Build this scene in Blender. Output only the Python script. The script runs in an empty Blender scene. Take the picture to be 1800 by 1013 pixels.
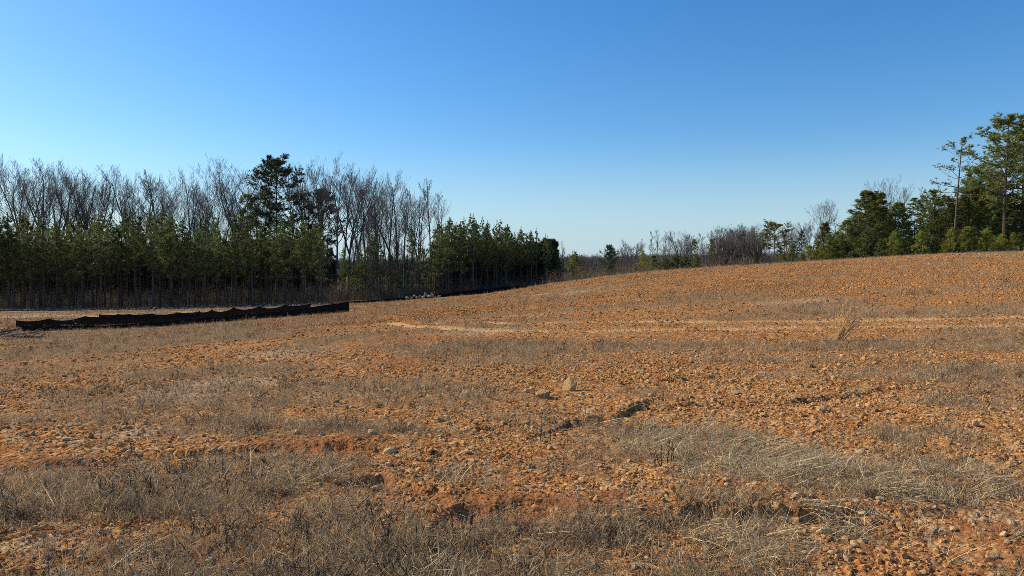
import bpy, math, random
import numpy as np
from mathutils import Vector, Matrix

random.seed(7)
np.random.seed(7)
S = bpy.context.scene
COL = S.collection
R = math.radians

# ------------------------------------------------------------------ camera
F = 1239.0                       # focal length in pixels of an 1800 px wide picture
EYE = 1.6
PITCH = math.atan(36.5 / F)
cd = bpy.data.cameras.new('camera')
cam = bpy.data.objects.new('camera', cd)
COL.objects.link(cam)
cam.location = (0, 0, EYE)
cam.rotation_euler = (math.pi / 2 - PITCH, 0, 0)
cd.sensor_width = 36
cd.lens = 36 * F / 1800
cd.clip_start = 0.05
cd.clip_end = 6000
S.camera = cam

# ------------------------------------------------------------------ sky, sun, exposure
SUN_EL, SUN_AZ = 34.0, -66.0     # azimuth measured clockwise from the view direction
W = bpy.data.worlds.new('World')
S.world = W
W.use_nodes = True
nt = W.node_tree
bg = nt.nodes['Background']
sk = nt.nodes.new('ShaderNodeTexSky')
sk.sky_type = 'NISHITA'
sk.sun_disc = False
sk.sun_elevation = R(SUN_EL)
sk.sun_rotation = R(SUN_AZ)
sk.air_density = 1.15
sk.dust_density = 0.45
sk.ozone_density = 4.2
hs = nt.nodes.new('ShaderNodeHueSaturation')
hs.inputs['Saturation'].default_value = 1.28
nt.links.new(sk.outputs[0], hs.inputs['Color'])
tint = nt.nodes.new('ShaderNodeMix'); tint.data_type = 'RGBA'; tint.blend_type = 'MULTIPLY'
tint.inputs[0].default_value = 1.0
tint.inputs[7].default_value = (0.81, 0.93, 1.04, 1)
nt.links.new(hs.outputs[0], tint.inputs[6])
# pale blue-grey haze low over the whole horizon
tco = nt.nodes.new('ShaderNodeTexCoord'); sx = nt.nodes.new('ShaderNodeSeparateXYZ')
nt.links.new(tco.outputs['Generated'], sx.inputs[0])
mr = nt.nodes.new('ShaderNodeMapRange'); mr.interpolation_type = 'SMOOTHSTEP'
mr.inputs['From Min'].default_value = -0.05; mr.inputs['From Max'].default_value = 0.19
mr.inputs['To Min'].default_value = 0.92; mr.inputs['To Max'].default_value = 0.0
nt.links.new(sx.outputs['Z'], mr.inputs['Value'])
hz_ = nt.nodes.new('ShaderNodeMix'); hz_.data_type = 'RGBA'
hz_.inputs[7].default_value = (3.55, 4.75, 5.75, 1)
nt.links.new(mr.outputs[0], hz_.inputs[0]); nt.links.new(tint.outputs[2], hz_.inputs[6])
nt.links.new(hz_.outputs[2], bg.inputs[0])
bg.inputs[1].default_value = 0.133

sl = bpy.data.lights.new('sun', 'SUN')
sl.energy = 5.0
sl.angle = R(0.5)
sl.color = (1.0, 0.90, 0.72)
so = bpy.data.objects.new('sun', sl)
COL.objects.link(so)
a, e = R(SUN_AZ), R(SUN_EL)
SUNDIR = Vector((math.sin(a) * math.cos(e), math.cos(a) * math.cos(e), math.sin(e)))
so.rotation_euler = SUNDIR.to_track_quat('Z', 'Y').to_euler()
so.location = SUNDIR * 200

S.cycles.use_denoising = False      # keep the grain of the ground crisp
S.cycles.filter_width = 0.75
S.view_settings.view_transform = 'Standard'
S.view_settings.look = 'None'
S.view_settings.exposure = 0.10
S.view_settings.gamma = 1.0
S.view_settings.use_curve_mapping = False

# ------------------------------------------------------------------ helpers
def tag(o, label=None, cat=None, group=None, kind=None):
    if label: o['label'] = label
    if cat: o['category'] = cat
    if group: o['group'] = group
    if kind: o['kind'] = kind
    return o

def empty(name, loc=(0, 0, 0), rot=(0, 0, 0), scale=(1, 1, 1)):
    o = bpy.data.objects.new(name, None)
    o.empty_display_size = 0.2
    COL.objects.link(o)
    o.location = loc
    o.rotation_euler = rot
    o.scale = scale
    return o

def mesh_from(name, verts, faces, mat, smooth=False):
    me = bpy.data.meshes.new(name)
    me.from_pydata(verts, [], faces)
    me.materials.append(mat)
    if smooth:
        me.polygons.foreach_set('use_smooth', [True] * len(me.polygons))
    me.update()
    return me

def link(name, me, parent=None):
    o = bpy.data.objects.new(name, me)
    COL.objects.link(o)
    if parent is not None:
        o.parent = parent
    return o

class MB:
    """collects tubes, blades and lumps for one mesh"""
    def __init__(s):
        s.v, s.f = [], []

    def tube(s, pts, rad, n=4, cap=True):
        base = len(s.v)
        P = [Vector(p) for p in pts]
        for i, p in enumerate(P):
            d = (P[min(i + 1, len(P) - 1)] - P[max(i - 1, 0)])
            if d.length < 1e-9: d = Vector((0, 0, 1))
            d.normalize()
            u = d.cross(Vector((0.31, 0.95, 0.07)) if abs(d.y) < 0.8 else Vector((1, 0, 0.1))).normalized()
            w = d.cross(u)
            for k in range(n):
                t = 2 * math.pi * k / n
                s.v.append(p + (u * math.cos(t) + w * math.sin(t)) * rad[i])
        for i in range(len(P) - 1):
            for k in range(n):
                k2 = (k + 1) % n
                s.f.append((base + i * n + k, base + i * n + k2, base + (i + 1) * n + k2, base + (i + 1) * n + k))
        if cap and n > 2:
            s.f.append(tuple(base + (len(P) - 1) * n + k for k in range(n)))
            s.f.append(tuple(base + n - 1 - k for k in range(n)))

    def blade(s, p, d, w, bend=0.0, segs=2, side=None):
        """thin tapering strip"""
        p = Vector(p); d = Vector(d)
        L = d.length
        sd = side if side is not None else Vector((random.gauss(0, 1), random.gauss(0, 1), random.gauss(0, .3)))
        sd = (sd - d * (sd.dot(d) / (L * L + 1e-9)))
        if sd.length < 1e-6: sd = Vector((1, 0, 0))
        sd.normalize()
        b = len(s.v)
        for i in range(segs):
            t = i / segs
            q = p + d * t + Vector((0, 0, -bend * L * t * t))
            ww = w * (1 - 0.6 * t)
            s.v.append(q - sd * ww); s.v.append(q + sd * ww)
        s.v.append(p + d + Vector((0, 0, -bend * L)))
        for i in range(segs - 1):
            o = b + 2 * i
            s.f.append((o, o + 1, o + 3, o + 2))
        o = b + 2 * (segs - 1)
        s.f.append((o, o + 1, o + 2))

    def needle(s, p, d, w):
        sd = d.cross(Vector((random.gauss(0, 1), random.gauss(0, 1), random.gauss(0, 1))))
        if sd.length < 1e-6: return
        sd = sd.normalized() * w
        b = len(s.v)
        s.v.append(p - sd); s.v.append(p + sd); s.v.append(p + d)
        s.f.append((b, b + 1, b + 2))

    def mesh(s, name, mat, smooth=False):
        return mesh_from(name, s.v, s.f, mat, smooth)

# ---- vectorised value noise
_tab = np.random.RandomState(11).rand(256, 256)
def vnoise(x, y):
    xi = np.floor(x).astype(np.int64); yi = np.floor(y).astype(np.int64)
    fx = x - xi; fy = y - yi
    fx = fx * fx * fx * (fx * (fx * 6 - 15) + 10); fy = fy * fy * fy * (fy * (fy * 6 - 15) + 10)
    x0, x1, y0, y1 = xi & 255, (xi + 1) & 255, yi & 255, (yi + 1) & 255
    a = _tab[x0, y0] * (1 - fx) + _tab[x1, y0] * fx
    b = _tab[x0, y1] * (1 - fx) + _tab[x1, y1] * fx
    return (a * (1 - fy) + b * fy) * 2 - 1
def fbm(x, y, scale, octs=4, gain=0.5):
    o = np.zeros_like(x); amp = 1.0; s = scale; t = 0
    for i in range(octs):
        c, sn = math.cos(1.1 * i + .3), math.sin(1.1 * i + .3)
        o += amp * vnoise((x * c - y * sn) * s + 17.3 * i + 40, (x * sn + y * c) * s - 9.1 * i + 90)
        t += amp; amp *= gain; s *= 2.07
    return o / t

# ------------------------------------------------------------------ terrain
def ray(px, py):
    """direction of a picture point, scaled so that it advances one metre along the view"""
    cx, cy = (px - 900) / F, -(py - 506.5) / F
    dy = math.cos(PITCH) + cy * math.sin(PITCH)
    dz = -math.sin(PITCH) + cy * math.cos(PITCH)
    return cx / dy, dz / dy
def at(px, D, py):
    x, z = ray(px, py)
    return x * D, D, EYE + z * D
def on_px(px, D):
    return ray(px, 480)[0] * D

CTRL = []
def col(px, *dp):
    for D, py in dp:
        CTRL.append(at(px, D, py))
for px in (-250, 0):
    col(px, (10, 690), (20, 624), (33, 599), (46, 585.5), (60, 560), (78, 549), (92, 545), (130, 528), (200, 508))
col(300, (10, 683), (20, 612), (35, 585), (48, 573), (62, 553), (80, 545), (92, 541), (130, 524), (200, 504))
col(615, (10, 675), (20, 590), (35, 560), (49, 548.5), (68, 540), (88, 533.5), (120, 520), (200, 502))
col(800, (10, 671), (20, 575), (30, 556), (50, 537.5), (75, 525), (100, 520), (130, 515), (200, 502))
col(940, (10, 669), (20, 571), (40, 525), (60, 510.5), (78, 504.5), (92, 508.5), (112, 511), (150, 512), (200, 510))
col(1060, (10, 668), (20, 568), (40, 514), (60, 494.5), (73, 488), (90, 491), (115, 502), (150, 508), (200, 508))
col(1200, (10, 668), (20, 561), (40, 502), (60, 480), (73, 474), (88, 476), (115, 488), (150, 496), (200, 502))
col(1400, (10, 666), (20, 555), (40, 491), (60, 468), (76, 462.5), (90, 464), (120, 474), (200, 490))
col(1600, (10, 664), (20, 548), (40, 480), (60, 457), (80, 449.5), (92, 450), (130, 462), (200, 484))
for px in (1800, 2050):
    col(px, (10, 662), (20, 542), (40, 471), (60, 448), (82, 441), (95, 440.5), (130, 454), (200, 480))
for k in range(10):
    t = 2 * math.pi * k / 10
    CTRL.append((3.5 * math.sin(t), 3.5 * math.cos(t), 0.0))
for px in (0, 400, 800, 1200, 1600, 1800):
    CTRL.append((on_px(px, 6), 6.0, -0.02 + 0.00002 * (px - 900)))
for r in (25, 80, 200):
    for az in (75, 110, 150, 180, -150, -110, -75):
        x, y = r * math.sin(R(az)), r * math.cos(R(az))
        CTRL.append((x, y, 0.012 * x if r < 100 else 0.006 * x))
CTRL = np.array(CTRL)
_sc = 50.0
def _phi(d2):
    return np.where(d2 > 1e-12, 0.5 * d2 * np.log(np.maximum(d2, 1e-12)), 0.0)
def _tps():
    P = CTRL[:, :2] / _sc; n = len(P)
    K = _phi(((P[:, None] - P[None]) ** 2).sum(-1)) + np.eye(n) * 0.0008
    Q = np.hstack([np.ones((n, 1)), P])
    A = np.block([[K, Q], [Q.T, np.zeros((3, 3))]])
    return np.linalg.solve(A, np.concatenate([CTRL[:, 2], np.zeros(3)]))
_w = _tps()
def base_z(x, y):
    x = np.asarray(x, float); y = np.asarray(y, float)
    out = np.empty(x.shape); fx, fy, fo = x.ravel(), y.ravel(), out.ravel()
    P = CTRL[:, :2] / _sc
    for i in range(0, len(fx), 40000):
        q = np.stack([fx[i:i + 40000], fy[i:i + 40000]], 1) / _sc
        d2 = (q[:, :1] - P[None, :, 0]) ** 2 + (q[:, 1:] - P[None, :, 1]) ** 2
        fo[i:i + 40000] = _phi(d2) @ _w[:-3] + _w[-3] + q @ _w[-2:]
    r = np.hypot(fx, fy)
    t = np.clip((r - 170) / 160, 0, 1); t = t * t * (3 - 2 * t)
    fo = np.where(t > 0, fo * (1 - t) + (-5.0 + 1.5 * np.sin(fx / 90.0)) * t, fo)
    return fo.reshape(x.shape)

def gp(px, py, lo=2.0, hi=90.0):
    """ground point under a picture point (first crossing along the ray)"""
    dx, dz = ray(px, py)
    D = np.geomspace(lo, hi, 500)
    zz = base_z(D * dx, D) - (EYE + dz * D)
    k = int(np.argmax(zz > 0)) if (zz > 0).any() else len(D) - 1
    return dx * D[k], D[k]

# patches, each an ellipse on the ground: centre and half sizes taken from where it is seen
def patch(cx, cy, rx, ry, soft=0.5, wgt=1.0):
    x, y = gp(cx, cy)
    y0 = gp(cx, cy + ry)[1]; y1 = gp(cx, max(cy - ry, 515))[1]
    return (x, (y0 + y1) / 2, rx * y / F, max((y1 - y0) / 2, 0.1), soft, wgt)
def patch_mask(ps, x, y, warp):
    m = np.zeros_like(x)
    for (cx, cy, a, b, soft, wg) in ps:
        q = np.sqrt(((x - cx) / a) ** 2 + ((y - cy) / b) ** 2) + warp * 0.42
        m = np.maximum(m, wg * np.clip((1 + soft * .5 - q) / soft, 0, 1))
    return m
P_GREY = [patch(230, 880, 330, 62), patch(480, 850, 190, 45), patch(40, 900, 160, 60), patch(640, 965, 270, 62, .5, .9), patch(930, 975, 160, 55, .6, .85),
          patch(1050, 950, 90, 50, .6, .7), patch(830, 840, 60, 18, .6, .5), patch(840, 715, 55, 18, .7, .6), patch(1130, 700, 60, 12, .8, .5),
          patch(1640, 775, 110, 18, .7, .8), patch(1300, 905, 90, 30, .7, .5), patch(1450, 870, 80, 40, .7, .6), patch(1030, 800, 90, 25, .8, .4),
          patch(90, 625, 150, 30, .5, .9), patch(40, 660, 120, 25, .7, .6), patch(1690, 640, 120, 12, .8, .5), patch(1350, 620, 160, 12, .9, .4), patch(1500, 660, 150, 14, .9, .4)]
P_STRAW = [patch(1270, 800, 170, 40), patch(1180, 775, 80, 22, .6, .8), patch(1600, 860, 150, 45, .6, .9), patch(1730, 850, 100, 22, .6, .7), patch(1560, 830, 120, 24, .6, .6),
           patch(1380, 830, 110, 30, .6, .8), patch(1490, 930, 60, 30, .7, .6), patch(520, 850, 70, 26, .7, .7), patch(1330, 960, 130, 30, .8, .5)]
P_PALE = [patch(340, 692, 80, 18, .8, .9), patch(430, 680, 60, 10, .8, .7), patch(235, 765, 60, 14, .8, .6), patch(500, 625, 70, 9, .8, .6), patch(620, 690, 70, 12, .8, .3),
          patch(960, 515, 90, 8, .9, .8), patch(1290, 503, 70, 5, .9, .7), patch(1400, 530, 80, 5, .9, .5), patch(1040, 508, 120, 6, .9, .5), patch(850, 585, 80, 6, .9, .4)]
P_CLAY = [patch(900, 905, 190, 22, .5), patch(1050, 895, 110, 20, .6), patch(560, 795, 130, 14, .6), patch(90, 825, 120, 12, .6), patch(1760, 945, 90, 30, .5), patch(640, 850, 60, 18, .7, .7),
          patch(680, 880, 70, 14, .7, .6), patch(320, 1000, 320, 20, .6, .7), patch(1560, 985, 260, 28, .8, .6), patch(170, 705, 60, 8, .8, .8), patch(760, 640, 120, 12, .9, .5), patch(700, 600, 80, 12, .9, .5)]
P_ROAD = [(-48, 66, 40, 6.5, .25, 1.0)]

# tyre tracks: polylines on the ground
def poly(*pts):
    return [gp(*p) for p in pts]
TRACKS = [poly((680, 566), (740, 577), (800, 582), (900, 585), (1000, 583), (1120, 581), (1250, 579), (1450, 577), (1650, 575), (1850, 573)),
          poly((760, 568), (900, 571), (1000, 569), (1120, 567), (1250, 566), (1400, 565), (1600, 563), (1850, 558))]
# little banks washed out by rain: (polyline, height of the face)
BANKS = [(poly((-60, 838), (60, 832), (180, 815), (280, 806), (380, 800), (440, 792), (520, 788), (600, 792), (670, 800)), 0.13),
         (poly((1008, 750), (1022, 745), (1040, 745), (1058, 737), (1075, 738), (1100, 730)), 0.115),
         (poly((880, 760), (930, 752), (985, 751)), 0.06),
         (poly((1150, 722), (1230, 717), (1300, 718), (1385, 712), (1440, 705)), 0.09),
         (poly((1410, 708), (1470, 700), (1530, 690)), 0.05),
         (poly((1180, 670), (1245, 664)), 0.09),
         (poly((790, 915), (815, 905), (835, 908), (850, 920)), 0.04),
         (poly((860, 905), (960, 898), (1060, 903), (1140, 908), (1200, 905)), 0.08),
         (poly((1190, 915), (1230, 905), (1290, 915), (1330, 905), (1400, 912)), 0.12),
         (poly((1520, 905), (1560, 900), (1640, 898), (1700, 905)), 0.05),
         (poly((630, 858), (665, 850), (690, 858)), 0.06),
         (poly((1500, 592), (1590, 597)), 0.05), (poly((1555, 555), (1610, 550)), 0.07), (poly((1500, 540), (1580, 537)), 0.07),
         (poly((1640, 795), (1700, 800), (1750, 800)), 0.05), (poly((110, 710), (170, 705), (230, 697)), 0.06), (poly((0, 757), (40, 752), (80, 748)), 0.06),
         (poly((1650, 700), (1730, 690), (1800, 688)), 0.06), (poly((1430, 575), (1490, 603), (1530, 603)), 0.03)]
HOLES = [(gp(822, 918), 0.06, 0.05), (gp(655, 855), 0.10, 0.08), (gp(760, 877), 0.05, 0.06)]
MOUNDS = [(gp(1775, 955), 0.30, 0.09), (gp(975, 905), 0.5, 0.05)]

def seg_signed(line, x, y):
    best = np.full(x.shape, 1e9); sg = np.zeros(x.shape)
    for (x0, y0), (x1, y1) in zip(line[:-1], line[1:]):
        dx, dy = x1 - x0, y1 - y0; L2 = dx * dx + dy * dy + 1e-12
        t = np.clip(((x - x0) * dx + (y - y0) * dy) / L2, 0, 1)
        qx, qy = x - (x0 + t * dx), y - (y0 + t * dy)
        d = np.hypot(qx, qy)
        s = np.sign(dx * qy - dy * qx)
        m = d < best
        best = np.where(m, d, best); sg = np.where(m, s, sg)
    return best * sg

def detail_z(x, y):
    """small relief of the worked clay"""
    r = np.hypot(x, y)
    z = 0.05 * fbm(x, y, 0.22, 3) + 0.035 * fbm(x + 5, y, 0.9, 3)
    fade = np.clip(1.2 - r / 60, 0.25, 1)
    clod = 1 - np.abs(fbm(x + 31, y - 12, 3.1, 3, .55))
    z += fade * 0.024 * (clod - .75)
    n2 = fbm(x - 7, y + 3, 8.5, 3, .6)
    z += np.clip(1.15 - r / 40, .2, 1) * 0.016 * np.maximum(n2, -0.1)
    n3 = fbm(x + 77, y + 13, 24.0, 2, .6)
    z += np.clip(1.1 - r / 14, 0, 1) * 0.009 * n3
    warp = fbm(x * 1.0, y, 3.2, 3) * 0.10 + fbm(x, y, 14., 2) * 0.035
    near = r < 45
    xn, yn = x[near], y[near]; wn = warp[near]; dz = np.zeros_like(xn)
    hv = 0.55 + 0.75 * np.clip(fbm(xn + 3, yn + 8, 1.4, 2) + .25, 0, 1)
    for line, h in BANKS:
        s = seg_signed(line, xn, yn) + wn
        w = 0.02
        st = np.clip((s + w) / (2 * w), 0, 1)
        hvl = hv if h != .115 else np.full_like(hv, 1.0)
        h = h * .5 if h != .115 else .042
        dz += h * hvl * st * np.exp(-np.maximum(s, 0) / 0.7) - 0.45 * h * hvl * np.exp(-((s + .07) / .09) ** 2)
    for (cx, cy), rad, h in HOLES:
        q = np.hypot(xn - cx + wn * .5, (yn - cy) * .8) / rad
        dz -= h * np.exp(-q ** 4)
    for (cx, cy), rad, h in MOUNDS:
        q = np.hypot(xn - cx, yn - cy) / rad
        dz += h * np.exp(-q ** 2)
    for line in TRACKS:
        d = np.abs(seg_signed(line, xn, yn)) + wn * .6
        dz += -0.045 * np.exp(-(d / .24) ** 4) + 0.02 * np.exp(-((d - .38) / .1) ** 2)
    z[near] += dz
    return z

def ground_z(x, y):
    x = np.atleast_1d(np.asarray(x, float)); y = np.atleast_1d(np.asarray(y, float))
    return base_z(x, y) + detail_z(x, y)
def gz(x, y):
    return float(ground_z(x, y)[0])

def masks(x, y):
    warp = fbm(x, y, 1.3, 4) + .6 * fbm(x + 50, y, 6., 2)
    grey = patch_mask(P_GREY, x, y, warp); straw = patch_mask(P_STRAW, x, y, warp)
    pale = patch_mask(P_PALE, x, y, warp); clay = patch_mask(P_CLAY, x, y, warp)
    road = patch_mask(P_ROAD, x, y, warp * .3)
    # loose thin growth elsewhere, drawn out along the slope
    loose = np.clip(fbm(x * .5 + 9 + .12 * y, y * 1.3, .42, 4, .6) * 3.6 + .10, 0, 1)
    far_edge = np.clip((np.hypot(x, y) - 55) / 25, 0, 1) * np.clip(1 - (x + 40) / 8, 0, 1)
    grey = np.maximum(np.maximum(grey * (.55 + .6 * np.clip(.5 + fbm(x + 3, y, 1.7, 3), 0, 1)), .85 * loose), 0)
    d = np.full(x.shape, 9.0)
    for line in TRACKS:
        d = np.minimum(d, np.abs(seg_signed(line, x, y)) + warp * .06)
    track = np.exp(-(d / .29) ** 4) * (y < 45)
    grey *= (1 - track); straw *= (1 - track)
    bare = np.clip(clay, 0, 1)
    grey *= (1 - .8 * bare * (straw < .3))
    rim = np.exp(-((y - 0.0 * x - 80) / 9) ** 2) * (x < -10)
    return grey, straw, np.maximum(pale, road), clay, track

# ------------------------------------------------------------------ materials
def new_mat(name):
    m = bpy.data.materials.new(name); m.use_nodes = True
    n = m.node_tree; n.nodes.clear()
    out = n.nodes.new('ShaderNodeOutputMaterial')
    return m, n, out
def nd(n, t, **kw):
    o = n.nodes.new(t)
    for k, v in kw.items():
        if k in o.inputs: o.inputs[k].default_value = v
        else: setattr(o, k, v)
    return o
def ramp(n, src, stops, interp='LINEAR'):
    r = n.nodes.new('ShaderNodeValToRGB')
    r.color_ramp.interpolation = interp
    el = r.color_ramp.elements
    while len(el) < len(stops): el.new(.5)
    for q, (p, c) in zip(el, stops):
        q.position = p; q.color = (*c, 1)
    n.links.new(src, r.inputs[0])
    return r.outputs[0]
def mix(n, fac, a, b, mode='MIX'):
    m = n.nodes.new('ShaderNodeMix'); m.data_type = 'RGBA'; m.blend_type = mode
    for s, v in ((m.inputs[0], fac), (m.inputs[6], a), (m.inputs[7], b)):
        if hasattr(v, 'is_linked'): n.links.new(v, s)
        elif isinstance(v, tuple): s.default_value = (*v, 1)
        else: s.default_value = v
    return m.outputs[2]
def mth(n, op, a, b=0.0, clamp=False):
    m = n.nodes.new('ShaderNodeMath'); m.operation = op; m.use_clamp = clamp
    for s, v in ((m.inputs[0], a), (m.inputs[1], b)):
        if hasattr(v, 'is_linked'): n.links.new(v, s)
        else: s.default_value = v
    return m.outputs[0]

CLAY_D, CLAY_M, CLAY_L, TAN = (0.13, 0.029, 0.008), (0.32, 0.098, 0.021), (0.50, 0.203, 0.047), (0.66, 0.38, 0.14)

def ground_material():
    m, n, out = new_mat('clay_ground')
    L = n.links.new
    geo = nd(n, 'ShaderNodeNewGeometry'); pos = geo.outputs['Position']
    def noise(scale, det=4, rough=.6):
        t = nd(n, 'ShaderNodeTexNoise', Scale=scale, Detail=det, Roughness=rough); L(pos, t.inputs['Vector']); return t.outputs['Fac']
    def vor(scale, feat='F1'):
        t = nd(n, 'ShaderNodeTexVoronoi', Scale=scale); t.feature = feat; L(pos, t.inputs['Vector']); return t
    at_ = {}
    for k in ('grey', 'straw', 'pale', 'clay', 'track', 'floor'):
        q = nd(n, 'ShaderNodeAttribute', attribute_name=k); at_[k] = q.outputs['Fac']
    big = noise(.35, 5, .65); med = noise(2.3, 5, .7); fine = noise(21., 4, .7)
    base = mix(n, ramp(n, big, [(.35, (0, 0, 0)), (.65, (1, 1, 1))]), CLAY_M, CLAY_L)
    base = mix(n, ramp(n, med, [(.4, (0, 0, 0)), (.72, (1, 1, 1))]), base, CLAY_D)
    # pebbles and crumbs of three sizes, each with its own tint
    v1 = vor(26); v2 = vor(9.5); v3 = vor(60)
    def peb(v, lo):
        sep = nd(n, 'ShaderNodeSeparateColor'); L(v.outputs['Color'], sep.inputs[0])
        c = ramp(n, sep.outputs[0], [(0, CLAY_D), (.3, CLAY_M), (.55, CLAY_L), (.8, TAN), (1, (.55, .42, .27))])
        pick = mth(n, 'GREATER_THAN', sep.outputs[1], lo)
        return c, pick
    c3, p3 = peb(v3, .35); c1, p1 = peb(v1, .45); c2, p2 = peb(v2, .72)
    base = mix(n, mth(n, 'MULTIPLY', p3, .6), base, c3)
    base = mix(n, mth(n, 'MULTIPLY', p1, .75), base, c1)
    base = mix(n, mth(n, 'MULTIPLY', p2, .55), base, c2)
    base = mix(n, at_['clay'], base, mix(n, fine, (.20, .058, .018), (.36, .135, .042)))
    g1 = mix(n, fine, (.14, .095, .052), (.36, .25, .14))
    base = mix(n, mth(n, 'MULTIPLY', at_['grey'], mth(n, 'ADD', .0, mth(n, 'MULTIPLY', med, .9)), True), base, g1)
    s1 = mix(n, fine, (.11, .075, .042), (.30, .22, .13))
    base = mix(n, mth(n, 'MULTIPLY', at_['straw'], .7), base, s1)
    base = mix(n, mth(n, 'MULTIPLY', at_['pale'], mth(n, 'ADD', .3, fine), True), base, (.50, .38, .25))
    base = mix(n, mth(n, 'MULTIPLY', at_['track'], .9), base, mix(n, fine, (.60, .33, .13), (.74, .48, .23)))
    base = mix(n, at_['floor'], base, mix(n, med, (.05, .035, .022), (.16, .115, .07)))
    base = mix(n, .22, base, mix(n, ramp(n, noise(48, 2), [(.35, (0, 0, 0)), (.65, (1, 1, 1))]), (.08, .03, .012), (.62, .36, .17)))
    hs_ = mth(n, 'SUBTRACT', 1.0, v1.outputs['Distance'])
    h = mth(n, 'ADD', mth(n, 'MULTIPLY', hs_, .5), mth(n, 'ADD', mth(n, 'MULTIPLY', fine, .6), mth(n, 'MULTIPLY', mth(n, 'SUBTRACT', 1.0, v2.outputs['Distance']), .9)))
    bp = nd(n, 'ShaderNodeBump', Strength=.9, Distance=.035); L(h, bp.inputs['Height'])
    b = nd(n, 'ShaderNodeBsdfPrincipled', Roughness=.95); b.inputs['Specular IOR Level'].default_value = .01
    L(base, b.inputs['Base Color']); L(bp.outputs[0], b.inputs['Normal']); L(b.outputs[0], out.inputs[0])
    return m

def simple_mat(name, c0, c1, scale=6., rough=.9, bump=.0, rand=.25, trans=0.0, spec=.15, warm=None, stretch=None, island=False, field=False):
    """two-tone noise over the object, a tint per object or scattered copy, optional light passing through"""
    m, n, out = new_mat(name); L = n.links.new
    tc = nd(n, 'ShaderNodeTexCoord')
    vec = tc.outputs['Object']
    if stretch:
        mp = nd(n, 'ShaderNodeMapping'); mp.inputs['Scale'].default_value = stretch; L(vec, mp.inputs[0]); vec = mp.outputs[0]
    t = nd(n, 'ShaderNodeTexNoise', Scale=scale, Detail=5, Roughness=.65); L(vec, t.inputs['Vector'])
    c = mix(n, ramp(n, t.outputs['Fac'], [(.33, (0, 0, 0)), (.67, (1, 1, 1))]), c0, c1)
    oi = nd(n, 'ShaderNodeObjectInfo')
    hsv = nd(n, 'ShaderNodeHueSaturation'); L(c, hsv.inputs['Color'])
    rnd = oi.outputs['Random']
    if island:
        ge = nd(n, 'ShaderNodeNewGeometry')
        rnd = mth(n, 'FRACT', mth(n, 'ADD', rnd, ge.outputs['Random Per Island']))
    L(mth(n, 'ADD', 1 - rand, mth(n, 'MULTIPLY', rnd, 2 * rand)), hsv.inputs['Value'])
    col_ = hsv.outputs[0]
    if field:
        gp_ = nd(n, 'ShaderNodeNewGeometry')
        big_ = nd(n, 'ShaderNodeTexNoise', Scale=.30, Detail=5, Roughness=.68); L(gp_.outputs['Position'], big_.inputs['Vector'])
        col_ = mix(n, ramp(n, big_.outputs['Fac'], [(.42, (0, 0, 0)), (.66, (.8, .8, .8))]), col_, mix(n, .7, col_, (.20, .055, .016)))
        med_ = nd(n, 'ShaderNodeTexNoise', Scale=1.9, Detail=3); L(gp_.outputs['Position'], med_.inputs['Vector'])
        col_ = mix(n, ramp(n, med_.outputs['Fac'], [(.50, (0, 0, 0)), (.70, (.6, .6, .6))]), col_, mix(n, .55, col_, (.20, .12, .06)))
    if warm:
        r2 = mth(n, 'FRACT', mth(n, 'MULTIPLY', rnd, 17.13))
        col_ = mix(n, mth(n, 'MULTIPLY', r2, warm[1]), col_, warm[0])
    b = nd(n, 'ShaderNodeBsdfPrincipled', Roughness=rough); b.inputs['Specular IOR Level'].default_value = spec
    L(col_, b.inputs['Base Color'])
    if bump:
        bp = nd(n, 'ShaderNodeBump', Strength=bump, Distance=.02); L(t.outputs['Fac'], bp.inputs['Height']); L(bp.outputs[0], b.inputs['Normal'])
    if trans:
        tr = nd(n, 'ShaderNodeBsdfTranslucent'); L(col_, tr.inputs[0])
        mx = nd(n, 'ShaderNodeMixShader'); mx.inputs[0].default_value = trans
        L(b.outputs[0], mx.inputs[1]); L(tr.outputs[0], mx.inputs[2]); L(mx.outputs[0], out.inputs[0])
    else:
        L(b.outputs[0], out.inputs[0])
    return m

M = {}
M['ground'] = ground_material()
M['gravel'] = simple_mat('clay_gravel', (.26, .074, .018), (.70, .325, .095), 14, .95, .5, .50, 0, .01, ((.74, .52, .24), .6), island=True)
M['clod'] = simple_mat('clay_clod', (.19, .045, .011), (.58, .222, .048), 9, .95, .6, .62, 0, .01, ((.80, .52, .22), .45), island=True, field=True)
M['stone'] = simple_mat('tan_stone', (.42, .22, .075), (.64, .42, .19), 7, .85, .6, .22, 0, .2, ((.55, .42, .26), .5))
M['pale_stone'] = simple_mat('pale_stone', (.48, .32, .15), (.68, .49, .26), 9, .8, .5, .15, 0, .2)
M['brown_stone'] = simple_mat('brown_stone', (.30, .165, .06), (.60, .37, .15), 8, .88, .7, .1, 0, .2)
M['grey_stone'] = simple_mat('grey_stone', (.15, .14, .125), (.36, .34, .32), 5, .85, .5, .3, 0, .2)
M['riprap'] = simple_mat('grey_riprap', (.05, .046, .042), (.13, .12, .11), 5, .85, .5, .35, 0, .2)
M['drygrass'] = simple_mat('dry_grass', (.27, .175, .092), (.66, .48, .26), 9, .8, 0, .65, .3, .1, ((.46, .36, .22), .5), island=True)
M['straw'] = simple_mat('straw', (.42, .30, .15), (.76, .60, .35), 6, .7, 0, .60, .3, .15, ((.26, .20, .12), .4), island=True)
M['weed'] = simple_mat('dead_weed', (.045, .033, .024), (.10, .075, .05), 20, .9, 0, .2)
M['sedge'] = simple_mat('sedge_straw', (.50, .31, .115), (.68, .46, .20), 6, .7, 0, .2, .35, .15)
M['needles'] = simple_mat('pine_needles', (.055, .085, .022), (.21, .245, .07), 1.6, .5, 0, .45, .45, .4, ((.16, .155, .035), .5))
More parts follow.
